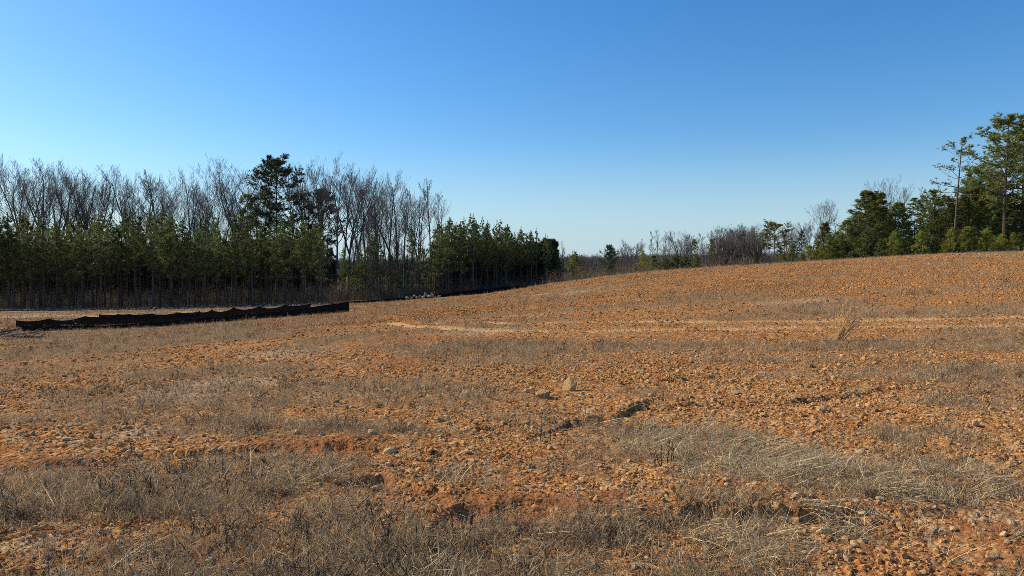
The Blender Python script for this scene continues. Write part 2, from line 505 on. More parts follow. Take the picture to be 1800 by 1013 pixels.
M['needles_dark'] = simple_mat('dark_needles', (.034, .052, .020), (.105, .125, .045), 1.6, .55, 0, .25, .18, .3, ((.07, .06, .03), .4))
M['needles_light'] = simple_mat('light_needles', (.20, .24, .03), (.48, .46, .07), 1.6, .5, 0, .4, .5, .3, ((.20, .175, .03), .5))
M['needles_sapling'] = simple_mat('sapling_needles', (.085, .115, .024), (.25, .265, .06), 1.6, .5, 0, .4, .45, .4, ((.24, .22, .04), .4))
M['needles_olive'] = simple_mat('olive_needles', (.10, .135, .032), (.34, .35, .085), 1.6, .5, 0, .4, .5, .4, ((.17, .15, .035), .35))
M['bark'] = simple_mat('pine_bark', (.060, .045, .036), (.17, .125, .095), 4, .95, .8, .25, 0, .1, None, (3, 3, .6))
M['barebark'] = simple_mat('grey_bark', (.085, .070, .058), (.20, .165, .135), 3, .95, .6, .28, 0, .1, ((.20, .14, .10), .3), (3, 3, .5))
M['twig'] = simple_mat('bare_twigs', (.13, .108, .090), (.29, .245, .205), 2, .9, 0, .35, 0, .1, ((.20, .14, .10), .35))
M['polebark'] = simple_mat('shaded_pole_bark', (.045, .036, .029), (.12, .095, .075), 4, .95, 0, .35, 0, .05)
M['brush'] = simple_mat('dry_brush', (.13, .09, .055), (.36, .27, .17), 2, .9, 0, .6, .25, .1, island=True)
M['wood'] = simple_mat('grey_wood', (.09, .07, .05), (.24, .19, .14), 6, .9, .5, .3, 0, .15, None, (1, 1, 1))
M['stake'] = simple_mat('wooden_stake', (.022, .018, .014), (.05, .042, .034), 8, .9, .4, .3)

def fabric_material():
    m, n, out = new_mat('black_silt_fabric'); L = n.links.new
    tc = nd(n, 'ShaderNodeTexCoord')
    mp = nd(n, 'ShaderNodeMapping'); mp.inputs['Scale'].default_value = (1, 1, 1.6); L(tc.outputs['Object'], mp.inputs[0])
    t = nd(n, 'ShaderNodeTexNoise', Scale=7., Detail=6, Roughness=.75); L(mp.outputs[0], t.inputs['Vector'])
    c = ramp(n, t.outputs['Fac'], [(.45, (.011, .010, .009)), (.60, (.026, .022, .018)), (.72, (.12, .09, .06))])
    b = nd(n, 'ShaderNodeBsdfPrincipled', Roughness=.85); b.inputs['Specular IOR Level'].default_value = .08
    L(c, b.inputs['Base Color'])
    tr = nd(n, 'ShaderNodeBsdfTranslucent'); tr.inputs[0].default_value = (.02, .017, .014, 1)
    mx = nd(n, 'ShaderNodeMixShader'); mx.inputs[0].default_value = .15
    L(b.outputs[0], mx.inputs[1]); L(tr.outputs[0], mx.inputs[2]); L(mx.outputs[0], out.inputs[0])
    return m
M['fabric'] = fabric_material()
def mesh_fabric():
    m = fabric_material(); m.name = 'thin_silt_mesh'; n = m.node_tree
    out = next(q for q in n.nodes if q.type == 'OUTPUT_MATERIAL')
    src = out.inputs[0].links[0].from_socket
    tr = n.nodes.new('ShaderNodeBsdfTransparent'); mx = n.nodes.new('ShaderNodeMixShader'); mx.inputs[0].default_value = .10
    n.links.new(src, mx.inputs[1]); n.links.new(tr.outputs[0], mx.inputs[2]); n.links.new(mx.outputs[0], out.inputs[0])
    return m
M['mesh_fabric'] = mesh_fabric()

# ------------------------------------------------------------------ ground: one sheet, finer where it is near
def build_ground():
    rings = [0.6]
    while rings[-1] < 3.0: rings.append(rings[-1] * 1.10)
    while rings[-1] < 14: rings.append(rings[-1] * 1.0062)
    while rings[-1] < 100: rings.append(rings[-1] * 1.0105)
    while rings[-1] < 260: rings.append(rings[-1] * 1.03)
    while rings[-1] < 3500: rings.append(rings[-1] * 1.15)
    fine = np.arange(-42, 42.001, 0.115)
    coarse = np.arange(44, 317, 3.0)
    ang = np.radians(np.concatenate([fine, coarse]))
    rr = np.array(rings); A, Q = len(ang), len(rr)
    X = np.outer(rr, np.sin(ang)).ravel(); Y = np.outer(rr, np.cos(ang)).ravel()
    Z = base_z(X, Y)
    inner = np.hypot(X, Y) < 200
    Z[inner] += detail_z(X[inner], Y[inner])
    V = np.stack([X, Y, Z], 1)
    V = np.vstack([V, [[0, 0, base_z(np.array([0.]), np.array([0.]))[0]]]])
    i = np.arange(Q - 1)[:, None] * A; k = np.arange(A)[None]; k2 = (k + 1) % A
    quads = np.stack([i + k, i + A + k, i + A + k2, i + k2], -1).reshape(-1, 4)[:, ::-1]
    me = bpy.data.meshes.new('ground')
    ctr = len(V) - 1
    tris = np.stack([np.full(A, ctr), np.arange(A), (np.arange(A) + 1) % A], 1)[:, ::-1]
    me.vertices.add(len(V)); me.vertices.foreach_set('co', V.ravel())
    nl = quads.size + tris.size
    me.loops.add(nl); me.loops.foreach_set('vertex_index', np.concatenate([quads.ravel(), tris.ravel()]).astype(np.int32))
    nf = len(quads) + len(tris)
    me.polygons.add(nf)
    st = np.concatenate([np.arange(len(quads)) * 4, len(quads) * 4 + np.arange(len(tris)) * 3]).astype(np.int32)
    me.polygons.foreach_set('loop_start', st)
    me.polygons.foreach_set('use_smooth', np.ones(nf, bool))
    me.update(calc_edges=True); me.validate()
    x, y = V[:, 0], V[:, 1]
    g, s, p, c, t = masks(x, y)
    az = np.degrees(np.arctan2(x, y)); r = np.hypot(x, y)
    n_ = fbm(x, y, .25, 3)
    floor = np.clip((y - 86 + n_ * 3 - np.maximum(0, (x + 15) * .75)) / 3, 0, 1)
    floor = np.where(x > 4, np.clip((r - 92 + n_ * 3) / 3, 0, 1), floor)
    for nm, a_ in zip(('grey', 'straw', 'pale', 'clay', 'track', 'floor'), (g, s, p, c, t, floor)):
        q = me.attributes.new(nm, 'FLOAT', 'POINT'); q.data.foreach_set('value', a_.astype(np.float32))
    me.materials.append(M['ground'])
    o = link('ground', me)
    tag(o, 'rough orange clay field rising to a crest on the right', None, None, 'structure')
    return o
build_ground()

# ------------------------------------------------------------------ scatter of uncountable small stuff
def proto_collection(name, meshes):
    c = bpy.data.collections.new(name)
    for i, me in enumerate(meshes):
        o = bpy.data.objects.new('%s_source_%03d' % (name, i), me); c.objects.link(o)
    return c
def scatter(name, label, coll, P, rot, scl, idx):
    me = bpy.data.meshes.new(name)
    n = len(P)
    me.vertices.add(n); me.vertices.foreach_set('co', np.asarray(P, np.float32).ravel())
    a_ = me.attributes.new('rot', 'FLOAT_VECTOR', 'POINT'); a_.data.foreach_set('vector', np.asarray(rot, np.float32).ravel())
    a_ = me.attributes.new('scl', 'FLOAT_VECTOR', 'POINT'); a_.data.foreach_set('vector', np.asarray(scl, np.float32).ravel())
    a_ = me.attributes.new('idx', 'INT', 'POINT'); a_.data.foreach_set('value', np.asarray(idx, np.int32))
    o = link(name, me)
    ng = bpy.data.node_groups.new(name, 'GeometryNodeTree')
    ng.interface.new_socket('Geometry', in_out='INPUT', socket_type='NodeSocketGeometry')
    ng.interface.new_socket('Geometry', in_out='OUTPUT', socket_type='NodeSocketGeometry')
    N = ng.nodes; L = ng.links.new
    gi = N.new('NodeGroupInput'); go = N.new('NodeGroupOutput')
    iop = N.new('GeometryNodeInstanceOnPoints'); ci = N.new('GeometryNodeCollectionInfo')
    ci.inputs['Collection'].default_value = coll
    ci.inputs['Separate Children'].default_value = True
    ci.inputs['Reset Children'].default_value = True
    def na(nm, ty):
        q = N.new('GeometryNodeInputNamedAttribute'); q.data_type = ty; q.inputs['Name'].default_value = nm
        return next(s for s in q.outputs if s.enabled and s.name == 'Attribute')
    L(gi.outputs[0], iop.inputs['Points']); L(ci.outputs[0], iop.inputs['Instance'])
    iop.inputs['Pick Instance'].default_value = True
    L(na('idx', 'INT'), iop.inputs['Instance Index'])
    er = N.new('FunctionNodeEulerToRotation'); L(na('rot', 'FLOAT_VECTOR'), er.inputs[0]); L(er.outputs[0], iop.inputs['Rotation'])
    L(na('scl', 'FLOAT_VECTOR'), iop.inputs['Scale'])
    L(iop.outputs[0], go.inputs[0])
    md = o.modifiers.new('scatter', 'NODES'); md.node_group = ng
    tag(o, label, None, None, 'stuff')
    return o

def rock_mesh(name, mat, seed, sub=1, flat=.65, jag=.28):
    rs = random.Random(seed)
    import bmesh
    bm = bmesh.new()
    bmesh.ops.create_icosphere(bm, subdivisions=sub, radius=1)
    ax = Vector((rs.uniform(.8, 1.25), rs.uniform(.7, 1.1), flat * rs.uniform(.8, 1.2)))
    cuts = [(Vector((rs.gauss(0, 1), rs.gauss(0, 1), rs.gauss(0, .8))).normalized(), rs.uniform(.55, .85)) for _ in range(7)]
    for v in bm.verts:
        p = v.co.copy()
        for nrm, d in cuts:
            k = p.dot(nrm)
            if k > d: p -= nrm * (k - d)
        p *= 1 + rs.uniform(-jag, jag) * .5
        v.co = Vector((p.x * ax.x, p.y * ax.y, p.z * ax.z))
    me = bpy.data.meshes.new(name); bm.to_mesh(me); bm.free()
    me.materials.append(mat)
    return me

def grass_mesh(name, mat, seed, n, h, spread, lean, w, flatten=0., bend=.3):
    st = random.getstate(); random.seed(seed)
    mb = MB()
    for _ in range(n):
        r_ = spread * math.sqrt(random.random()); t = random.uniform(0, 6.283)
        p = (r_ * math.cos(t), r_ * math.sin(t), -.01)
        hh = h * random.uniform(.45, 1.1)
        l = random.gauss(0, lean); t2 = random.uniform(0, 6.283)
        d = Vector((math.cos(t2) * abs(l) + flatten, math.sin(t2) * abs(l) * .8, max(.06, 1 - flatten * .85))).normalized() * hh
        mb.blade(p, d, w * random.uniform(.6, 1.3), bend=random.uniform(0, bend), segs=3)
    random.setstate(st)
    return mb.mesh(name, mat)

def twiggy_mesh(name, mat, seed, n, h, spread):
    """wiry dead forbs: forked thin stems"""
    st = random.getstate(); random.seed(seed)
    mb = MB()
    for _ in range(n):
        r_ = spread * math.sqrt(random.random()); t = random.uniform(0, 6.283)
        p = Vector((r_ * math.cos(t), r_ * math.sin(t), -.01))
        d = Vector((random.gauss(0, .35), random.gauss(0, .35), 1)).normalized()
        hh = h * random.uniform(.5, 1.1)
        mb.blade(p, d * hh, .0020, .05, 2)
        for k in range(random.randint(2, 5)):
            q = p + d * hh * random.uniform(.25, .9)
            e_ = Vector((random.gauss(0, .8), random.gauss(0, .8), random.uniform(.2, 1))).normalized()
            mb.blade(q, e_ * hh * random.uniform(.2, .5), .0016, .05, 2)
    random.setstate(st)
    return mb.mesh(name, mat)

def field_points(n, d0, d1, power=1.0, half=40.0):
    """random points in front of the camera, more of them near"""
    u = np.random.rand(n)
    if power == 2: D = np.sqrt(d0 ** 2 + u * (d1 ** 2 - d0 ** 2))
    elif power == 1: D = d0 + u * (d1 - d0)
    else: D = np.exp(np.log(d0) + u * (np.log(d1) - np.log(d0)))
    az = np.radians(np.random.uniform(-half, half, n))
    return D * np.sin(az), D * np.cos(az)

def in_field(x, y):
    """true where the open field is (not under the trees)"""
    lim = np.where(x < 4, 86 + np.maximum(0, (x + 15) * .75), 89)
    return y < lim

def rnd_rot(n, tilt=.3):
    return np.stack([np.random.normal(0, tilt, n), np.random.normal(0, tilt, n), np.random.uniform(0, 6.283, n)], 1)

# fine gravel near, crumbs and clods over the whole slope
gcol = proto_collection('gravel_pieces', [rock_mesh('gravel', M['gravel'], 100 + i, 1) for i in range(7)])
x, y = field_points(95000, 2.6, 16, 0)
g, s, p, c, t = masks(x, y)
keep = np.random.rand(len(x)) < (1 - .55 * np.clip(g, 0, 1)) * (1 - .65 * s) * (1 - .55 * c) * np.clip(.75 + 1.3 * fbm(x + 4, y, 1.1, 3, .6), .2, 1)
x, y = x[keep], y[keep]
sc = np.clip(np.random.lognormal(math.log(.0085), .55, len(x)), .004, .036)
sc *= np.clip(np.hypot(x, y) / 7, .9, 1.5)
z = ground_z(x, y) + sc * .15
scatter('gravel', 'fine orange gravel and clay crumbs strewn over the near ground', gcol, np.stack([x, y, z], 1), rnd_rot(len(x), .5), np.repeat(sc[:, None], 3, 1), np.random.randint(0, 7, len(x)))

ccol = proto_collection('clod_pieces', [rock_mesh('clod', M['clod'], 200 + i, 1, .6, .4) for i in range(6)])
x, y = field_points(150000, 10, 42, 1, 41)
g, s, p, c, t = masks(x, y)
crust = np.clip(.72 + 1.5 * fbm(x * .8 + 13, y * 1.4, .55, 4, .6), .12, 1)
keep = np.random.rand(len(x)) < (1 - .5 * np.clip(g, 0, 1)) * (1 - .96 * t) * (1 - .5 * p) * crust
x, y = x[keep], y[keep]
sc = np.clip(np.random.lognormal(math.log(.0115), .62, len(x)), .006, .065) * np.clip(np.hypot(x, y) / 20, .7, 1.3)
z = ground_z(x, y) + sc * .1
scatter('clay_clods', 'orange clay clods and small stones covering the field', ccol, np.stack([x, y, z], 1), rnd_rot(len(x), .4), np.repeat(sc[:, None], 3, 1), np.random.randint(0, 6, len(x)))

def clod_patch(seed, n, rad):
    rs_ = random.Random(seed); v, f = [], []
    src = [rock_mesh('clod', M['clod'], seed + i, 1, .6, .4) for i in range(4)]
    dat = [([q.co.copy() for q in m_.vertices], [tuple(p_.vertices) for p_ in m_.polygons]) for m_ in src]
    for _ in range(n):
        vs, fs = dat[rs_.randrange(4)]
        k = min(.075, max(.010, rs_.lognormvariate(math.log(.019), .6)))
        r_ = rad * math.sqrt(rs_.random()); t = rs_.uniform(0, 6.283)
        mt = Matrix.Translation((r_ * math.cos(t), r_ * math.sin(t), k * .1)) @ Matrix.Rotation(rs_.uniform(0, 6.28), 4, 'Z') @ Matrix.Rotation(rs_.gauss(0, .4), 4, 'X') @ Matrix.Scale(k, 4)
        b_ = len(v); v += [mt @ q for q in vs]; f += [tuple(b_ + i for i in p_) for p_ in fs]
    return mesh_from('clod_patch', v, f, M['clod'])
pcol = proto_collection('clod_patches', [clod_patch(240 + 9 * i, 34, .9) for i in range(6)])
x, y = field_points(30000, 30, 92, 1, 41)
k = in_field(x, y); x, y = x[k], y[k]
g, s, p, c, t = masks(x, y)
crust = np.clip(.75 + 1.5 * fbm(x * .8 + 13, y * 1.4, .3, 4, .6), .15, 1)
keep = np.random.rand(len(x)) < (1 - .45 * np.clip(g, 0, 1)) * (1 - .96 * t) * (1 - .6 * p) * crust
x, y = x[keep], y[keep]
e_ = .5
nx_ = -(base_z(x + e_, y) - base_z(x - e_, y)) / (2 * e_); ny_ = -(base_z(x, y + e_) - base_z(x, y - e_)) / (2 * e_)
yaw = np.random.randint(0, 4, len(x)) * (math.pi / 2) + np.random.uniform(-.3, .3, len(x))
# tilt the patch to the slope, then turn it: R = Ry(nx) Rx(-ny) applied after the turn about z
rot = np.stack([-ny_, nx_, np.zeros(len(x))], 1)
sc = np.random.uniform(.8, 1.25, len(x)) * np.clip(np.hypot(x, y) / 55, .8, 1.25)
flip = np.where(np.random.rand(len(x)) < .5, -1.0, 1.0); flip2 = np.where(np.random.rand(len(x)) < .5, -1.0, 1.0)
scatter('far_clods', 'orange clods and stones of the farther slope', pcol, np.stack([x, y, ground_z(x, y)], 1), rot, np.stack([sc * flip, sc * flip2, sc], 1), np.random.randint(0, 6, len(x)))

# dead grass: wiry grey-brown growth, densest in the patches
dcol = proto_collection('dry_grass_tufts', [grass_mesh('dry_grass_tuft', M['drygrass'], 300 + i, 30, .125, .11, .75, .0014 + .0003 * i, 0, .4) for i in range(4)]
                        + [twiggy_mesh('dry_forb', M['drygrass'], 320 + i, 9, .19, .09) for i in range(3)]
                        + [twiggy_mesh('shade_speck_forb', M['weed'], 330 + i, 6, .20, .07) for i in range(2)])  # dark stems added to stand in for specks of shade among the grass
x, y = field_points(60000, 2.6, 30, 0, 41)
g, s, p, c, t = masks(x, y)
clump = np.clip(.85 + 1.25 * fbm(x + 21, y - 4, 2.6, 3, .6), .30, 1.4)
keep = np.random.rand(len(x)) < np.clip(g * .78 + .05, 0, 1) * (1 - .8 * t) * clump
x, y, g = x[keep], y[keep], g[keep]
x2, y2 = field_points(100000, 12, 92, 1, 41)
k = in_field(x2, y2 - 3); x2, y2 = x2[k], y2[k]
g2, s2, p2, c2, t2 = masks(x2, y2)
edge = np.clip((y2 - 66) / 12, 0, 1) * (x2 > 0) * .5
left = (x2 < -14) * (y2 > 36) * .4
keep = np.random.rand(len(x2)) < np.clip(g2 * .66 + .08 + edge * 1.4 + left * 1.5, 0, 1) * (1 - .9 * t2)
x = np.concatenate([x, x2[keep]]); y = np.concatenate([y, y2[keep]]); g = np.concatenate([g, g2[keep]])
# taller weeds along the crest against the trees
xc, yc = field_points(9000, 62, 92, 1, 41)
kc = in_field(xc, yc - 3) & (xc > 2) & (np.random.rand(9000) < .28 + .9 * np.clip(fbm(xc, yc, .5, 3), 0, 1)); xc, yc = xc[kc], yc[kc]
x = np.concatenate([x, xc]); y = np.concatenate([y, yc]); g = np.concatenate([g, np.full(len(xc), 1.15)])
# weeds along the foot of the fences
xf = np.random.uniform(-33.5, -11.5, 320); yf = 46 + (xf + 32) * .145 - np.random.exponential(.3, 320) - .08
x = np.concatenate([x, xf]); y = np.concatenate([y, yf]); g = np.concatenate([g, np.full(320, .5)])
n = len(x)
sz = np.clip(np.random.lognormal(-.22, .32, n), .35, 1.7) * (.50 + .55 * np.clip(g, 0, 1)) * np.clip(np.hypot(x, y) / 20, 1, 1.7)
scl = np.stack([sz * np.random.uniform(.9, 1.4, n), sz * np.random.uniform(.9, 1.4, n), sz * np.random.uniform(.6, 1.1, n)], 1)
scatter('dry_grass', 'grey-brown dead grass and wiry weeds in patches over the clay', dcol, np.stack([x, y, ground_z(x, y)], 1), rnd_rot(n, .22), scl,
        np.random.choice(9, n, p=[.14, .14, .14, .14, .11, .10, .09, .07, .07]))

# flattened pale straw, combed towards the lower right
scol = proto_collection('straw_wisps', [grass_mesh('straw_wisp', M['straw'], 400 + i, 9 + 3 * i, .24 + .06 * i, .10, .45, .0030 - .0004 * i, .75, .45) for i in range(4)]
                        + [grass_mesh('straw_tuft', M['straw'], 420 + i, 12 + 4 * i, .16 + .06 * i, .07, .9, .0017 + .0005 * i, 0, .8) for i in range(3)])
x, y = field_points(42000, 2.8, 14, 0, 40)
g, s, p, c, t = masks(x, y)
clump = np.clip(.6 + 1.5 * fbm(x - 21, y * 1.5 + 4, 2.2, 3, .6), .08, 1.4)
keep = np.random.rand(len(x)) < np.clip(s * .36 + .006 + .025 * g, 0, 1) * clump
x, y = x[keep], y[keep]
x2, y2 = field_points(26000, 10, 88, 1, 41); k = in_field(x2, y2); x2, y2 = x2[k], y2[k]
g2, s2, p2, c2, t2 = masks(x2, y2)
keep = np.random.rand(len(x2)) < np.clip(s2 * .5 + .06 + .35 * p2 + .25 * (x2 < -14) * (y2 > 36), 0, 1)
x = np.concatenate([x, x2[keep]]); y = np.concatenate([y, y2[keep]])
n = len(x)
rot = np.stack([np.random.normal(0, .15, n), np.random.normal(0, .12, n), np.where(np.random.rand(n) < .55, np.random.uniform(0, 6.283, n), np.random.normal(-.4, .7, n))], 1)
sz = np.random.uniform(.5, 1.25, n)
scatter('dry_straw', 'pale flattened straw lying in swirls on the clay', scol, np.stack([x, y, ground_z(x, y) + .01], 1), rot, np.stack([sz, sz, sz * .8], 1), np.random.randint(0, 7, n))

# ------------------------------------------------------------------ stones one can pick out
stone_meshes = [rock_mesh('stone', M['stone'], 500 + i, 2, .55, .20) for i in range(6)] + [rock_mesh('stone', M['pale_stone'], 520 + i, 2, .5, .20) for i in range(3)]
def place_rock(name, me, x, y, size, label, cat='stone', group=None, sink=.25, rz=None, tilt=.25):
    o = link(name, me)
    o.location = (x, y, gz(x, y) + size[2] * (.6 - sink))
    o.scale = size
    o.rotation_euler = (random.gauss(0, tilt), random.gauss(0, tilt), random.uniform(0, 6.28) if rz is None else rz)
    return tag(o, label, cat, group)
def rock_px(name, me, px, py, wpx, label, group=None, asp=.7, sink=.25, tilt=.25):
    x, y = gp(px, py)
    w = wpx * y / F * .5
    return place_rock(name, me, x, y, (w, w * .8, w * asp / .6), label, 'stone', group, sink, None, tilt)

big = rock_mesh('boulder', M['brown_stone'], 903, 3, .72, .10)
rock_px('rock', big, 956, 706, 38, 'larger brown rock, left of the two rocks sitting together mid field', None, .58, .35, .15)
up = rock_mesh('boulder', M['brown_stone'], 917, 3, .85, .12)
rock_px('rock', up, 1002, 690, 26, 'upright two-toned rock, right of the two rocks sitting together mid field', None, .9, .3, .15)
named = [(1145, 752, 18, 'pale flat stone just above the big straw clump'), (663, 868, 22, 'tan stone beside the dark hollow left of the bare clay'), (485, 813, 24, 'tan angular stone lying under the washed-out bank on the left'),
         (655, 780, 26, 'flat pale stone on the left bank above the weeds'), (1640, 938, 26, 'dark-sided stone beside the bare orange mound'), (1425, 958, 26, 'yellowish flat stone in the lower right foreground'),
         (905, 992, 40, 'broad mossy-looking flat stone at the bottom edge of the picture'), (1222, 945, 20, 'upright pale stone below the dark washed-out step')]
for i, (px, py, w_, lb) in enumerate(named):
    rock_px('stone', stone_meshes[i % 9], px, py, w_, lb, None, .5, .3)
rs = random.Random(5)
n_st = 0
zones = [(1000, 1450, 880, 1005, 70), (1450, 1800, 880, 1005, 46), (600, 1000, 690, 960, 50), (0, 600, 740, 840, 34), (0, 560, 970, 1008, 30), (1050, 1800, 690, 880, 54)]
for (x0, x1, y0, y1, cnt) in zones:
    for _ in range(cnt):
        px, py = rs.uniform(x0, x1), rs.uniform(y0, y1)
        w_ = min(30, max(9, rs.lognormvariate(math.log(13), .32)))
        k = rs.randrange(9)
        side = 'left' if px < 600 else 'middle' if px < 1050 else 'right'
        tone = 'pale' if k > 5 else 'orange-tan'
        where = {'left': 'in the left foreground', 'middle': 'in the middle of the foreground', 'right': 'in the right foreground'}[side]
        rock_px('stone', stone_meshes[k], px, py, w_, 'small %s stone lying among gravel and dead stems %s' % (tone, where), 'small %s stones %s' % (tone, where), .6, .3)
        n_st += 1

# rubble heap by the far fence
rub = [rock_mesh('rubble', M['grey_stone'], 600 + i, 1, .75, .3) for i in range(4)]
for px, py, w_ in [(716, 525, 14), (724, 524, 10), (733, 523, 12), (738, 521, 10), (744, 522, 13), (750, 519, 11), (755, 521, 13), (761, 520, 10), (765, 522, 9), (772, 521, 10), (747, 516.5, 9), (758, 516.5, 9), (728, 520, 8)]:
    D = 90.
    x = on_px(px, D); w = w_ * D / F * .36
    o = link('rubble_stone', rub[rs.randrange(4)]); zt = at(px, D, py)[2]
    o.location = (x, D + rs.uniform(-.4, .4), max(gz(x, D) + w * .25, zt)); o.scale = (w, w, w * .9); o.rotation_euler = (rs.random(), rs.random(), rs.random() * 6)
    tag(o, 'pale grey rubble stone in the small heap before the far fence', 'stone', 'rubble heap by the far fence')

# stone lining along the shaded wood edge on the left
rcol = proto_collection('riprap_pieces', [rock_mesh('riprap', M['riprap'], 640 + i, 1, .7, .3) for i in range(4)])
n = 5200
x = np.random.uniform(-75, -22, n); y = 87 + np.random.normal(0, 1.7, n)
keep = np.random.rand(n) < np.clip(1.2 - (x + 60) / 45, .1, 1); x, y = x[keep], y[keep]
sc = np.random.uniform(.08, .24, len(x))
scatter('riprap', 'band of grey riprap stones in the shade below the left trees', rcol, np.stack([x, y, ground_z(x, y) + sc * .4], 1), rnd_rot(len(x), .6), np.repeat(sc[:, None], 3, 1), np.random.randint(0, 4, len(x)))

# ------------------------------------------------------------------ dead weeds, sedge, fallen branches
def weed_mesh(seed, h, spiky=True, mat='weed', nst=2):
    st = random.getstate(); random.seed(seed)
    mb = MB()
    for s_ in range(nst):
        d = Vector((random.gauss(0, .16), random.gauss(0, .16), 1)).normalized()
        hh = h * random.uniform(.6, 1.0)
        b0 = Vector((random.gauss(0, .02), random.gauss(0, .02), -.02))
        pts = [b0 + d * hh * t + Vector((random.gauss(0, .012), random.gauss(0, .012), 0)) for t in (0, .3, .65, 1)]
        mb.tube(pts, [.008, .007, .005, .003], 4)
        for k in range(9 if spiky else 4):
            t = random.uniform(.3, 1); q = pts[0].lerp(pts[3], t)
            e_ = Vector((random.gauss(0, 1), random.gauss(0, 1), random.uniform(.4, 1.5))).normalized() * h * random.uniform(.08, .3)
            mb.tube([q, q + e_ * .5 + Vector((0, 0, .01)), q + e_], [.004, .003, .0015], 3)
    random.setstate(st)
    return mb.mesh('dead_weed', M[mat])
wm = [weed_mesh(700 + i, .34, True, 'weed', 1 + i % 3) for i in range(5)]
for i, (px, py, hpx, lb) in enumerate([(174, 878, 44, 'dark upright dead weed, leftmost of the row on the grey grass'), (186, 880, 30, None), (199, 882, 34, None), (227, 880, 50, None), (262, 884, 48, None), (268, 882, 36, None), (298, 840, 34, None),
                                        (325, 838, 30, None), (378, 838, 28, None), (392, 840, 30, None), (402, 968, 52, 'single dark bent stem standing before the grey grass'), (36, 922, 40, 'dark leaning dead stem at the left edge of the grey grass'),
                                        (622, 760, 26, 'thin dark weed standing alone above the left bank'), (232, 806, 30, None), (952, 780, 40, None), (965, 778, 34, None), (940, 776, 30, None), (1160, 830, 44, None), (1172, 832, 48, None), (1180, 828, 40, None),
                                        (1535, 550, 20, 'small dark weed left of the leaning shrub stub far right'), (1607, 550, 18, 'small dark bushy stub on the right slope beyond the pale sedge')]):
    x, y = gp(px, py)
    o = link('dead_weed', wm[i % 5]); o.location = (x, y, gz(x, y)); k = hpx * y / F / .34
    o.scale = (k, k, k); o.rotation_euler = (0, 0, i * 1.7)
    if lb: tag(o, lb, 'weed')
    elif px < 450: tag(o, 'thin dark dead weed standing in the grey grass on the left', 'weed', 'dark weeds on the left grass')
    elif px < 1000: tag(o, 'wiry dark weed on stony clay below the two rocks', 'weed', 'wiry weeds below the rocks')
    else: tag(o, 'dark weed stem standing in the pale straw clump', 'weed', 'weeds in the straw clump')

def sedge():
    st = random.getstate(); random.seed(41); mb = MB()
    for _ in range(44):
        b0 = Vector((random.gauss(0, .05), random.gauss(0, .05), -.02))
        lean = abs(random.gauss(.45, .28)); h = random.uniform(.4, 1.0)
        d = Vector((lean, random.gauss(0, .14), 1)).normalized()
        c_ = Vector((lean * .35, 0, 0))
        pts = [b0 + d * h * t + c_ * t * t * h for t in (0, .35, .7, 1)]
        mb.tube(pts, [.007, .0065, .005, .002], 3, False)
        for k in range(4):
            t = random.uniform(.45, 1); q = pts[1].lerp(pts[3], t)
            mb.blade(q, (d + Vector((random.gauss(.1, .3), random.gauss(0, .3), .1))).normalized() * random.uniform(.06, .16), .009, .1, 2)
    random.setstate(st)
    return mb.mesh('sedge', M['sedge'])
x, y = gp(1472, 598)
o = link('sedge_clump', sedge()); k = 76 * y / F / 1.0
o.location = (x, y, gz(x, y)); o.scale = (k, k, k)
tag(o, 'tall pale golden grass clump leaning right on the right slope', 'grass clump')

# tall weed and fallen branches at the left edge
tall = weed_mesh(777, 1.5, True, 'brush', 2)
D = 41.
x = on_px(11, D); o = link('tall_weed', tall); o.location = (x, D, gz(x, D)); o.scale = (1.1, 1.1, 1.15)
tag(o, 'tall dry brown weed standing at the left end of the fences', 'weed')
x = on_px(24, 43.); o = link('tall_weed', tall); o.location = (x, 43., gz(x, 43.)); o.scale = (.7, .7, .75); o.rotation_euler.z = 2
tag(o, 'shorter dry weed right beside the tall weed at the left edge', 'weed')
def stick(seed, L_, r_):
    st = random.getstate(); random.seed(seed); mb = MB()
    pts = [Vector((L_ * (t - .5), random.gauss(0, .05), random.gauss(0, .03))) for t in (0, .25, .5, .75, 1)]
    mb.tube(pts, [r_, r_ * .95, r_ * .85, r_ * .75, r_ * .5], 7)
    for k in range(3):
        q = pts[1 + k]; mb.tube([q, q + Vector((.25, random.uniform(-.3, .3), .15)), q + Vector((.45, random.uniform(-.5, .5), .2))], [r_ * .4, r_ * .28, r_ * .12], 4)
    random.setstate(st)
    return mb.mesh('branch', M['wood'])
for i, (px, py, L_, r_, rz, ry, lb) in enumerate([(40, 592, 2.0, .07, .25, -.10, 'long grey fallen branch, topmost of the pile at the left edge'), (45, 595, 1.7, .06, -.1, .03, 'pale fallen branch lying flat below the topmost one'),
                                                  (12, 590, 1.5, .08, .9, -.25, 'thick fallen branch at the left end of the pile'), (55, 596.5, 1.3, .09, .1, 0, 'short dark log under the branches at the left edge'), (5, 596, 1.2, .05, 1.4, -.3, 'crooked grey branch sticking out at the picture edge')]):
    x, y = gp(px, py, 20)
    o = link('fallen_branch', stick(800 + i, L_, r_)); o.location = (x, y, gz(x, y) + r_ + .03 + abs(ry) * L_ * .35); o.rotation_euler = (0, ry, rz)
    tag(o, lb, 'branch')

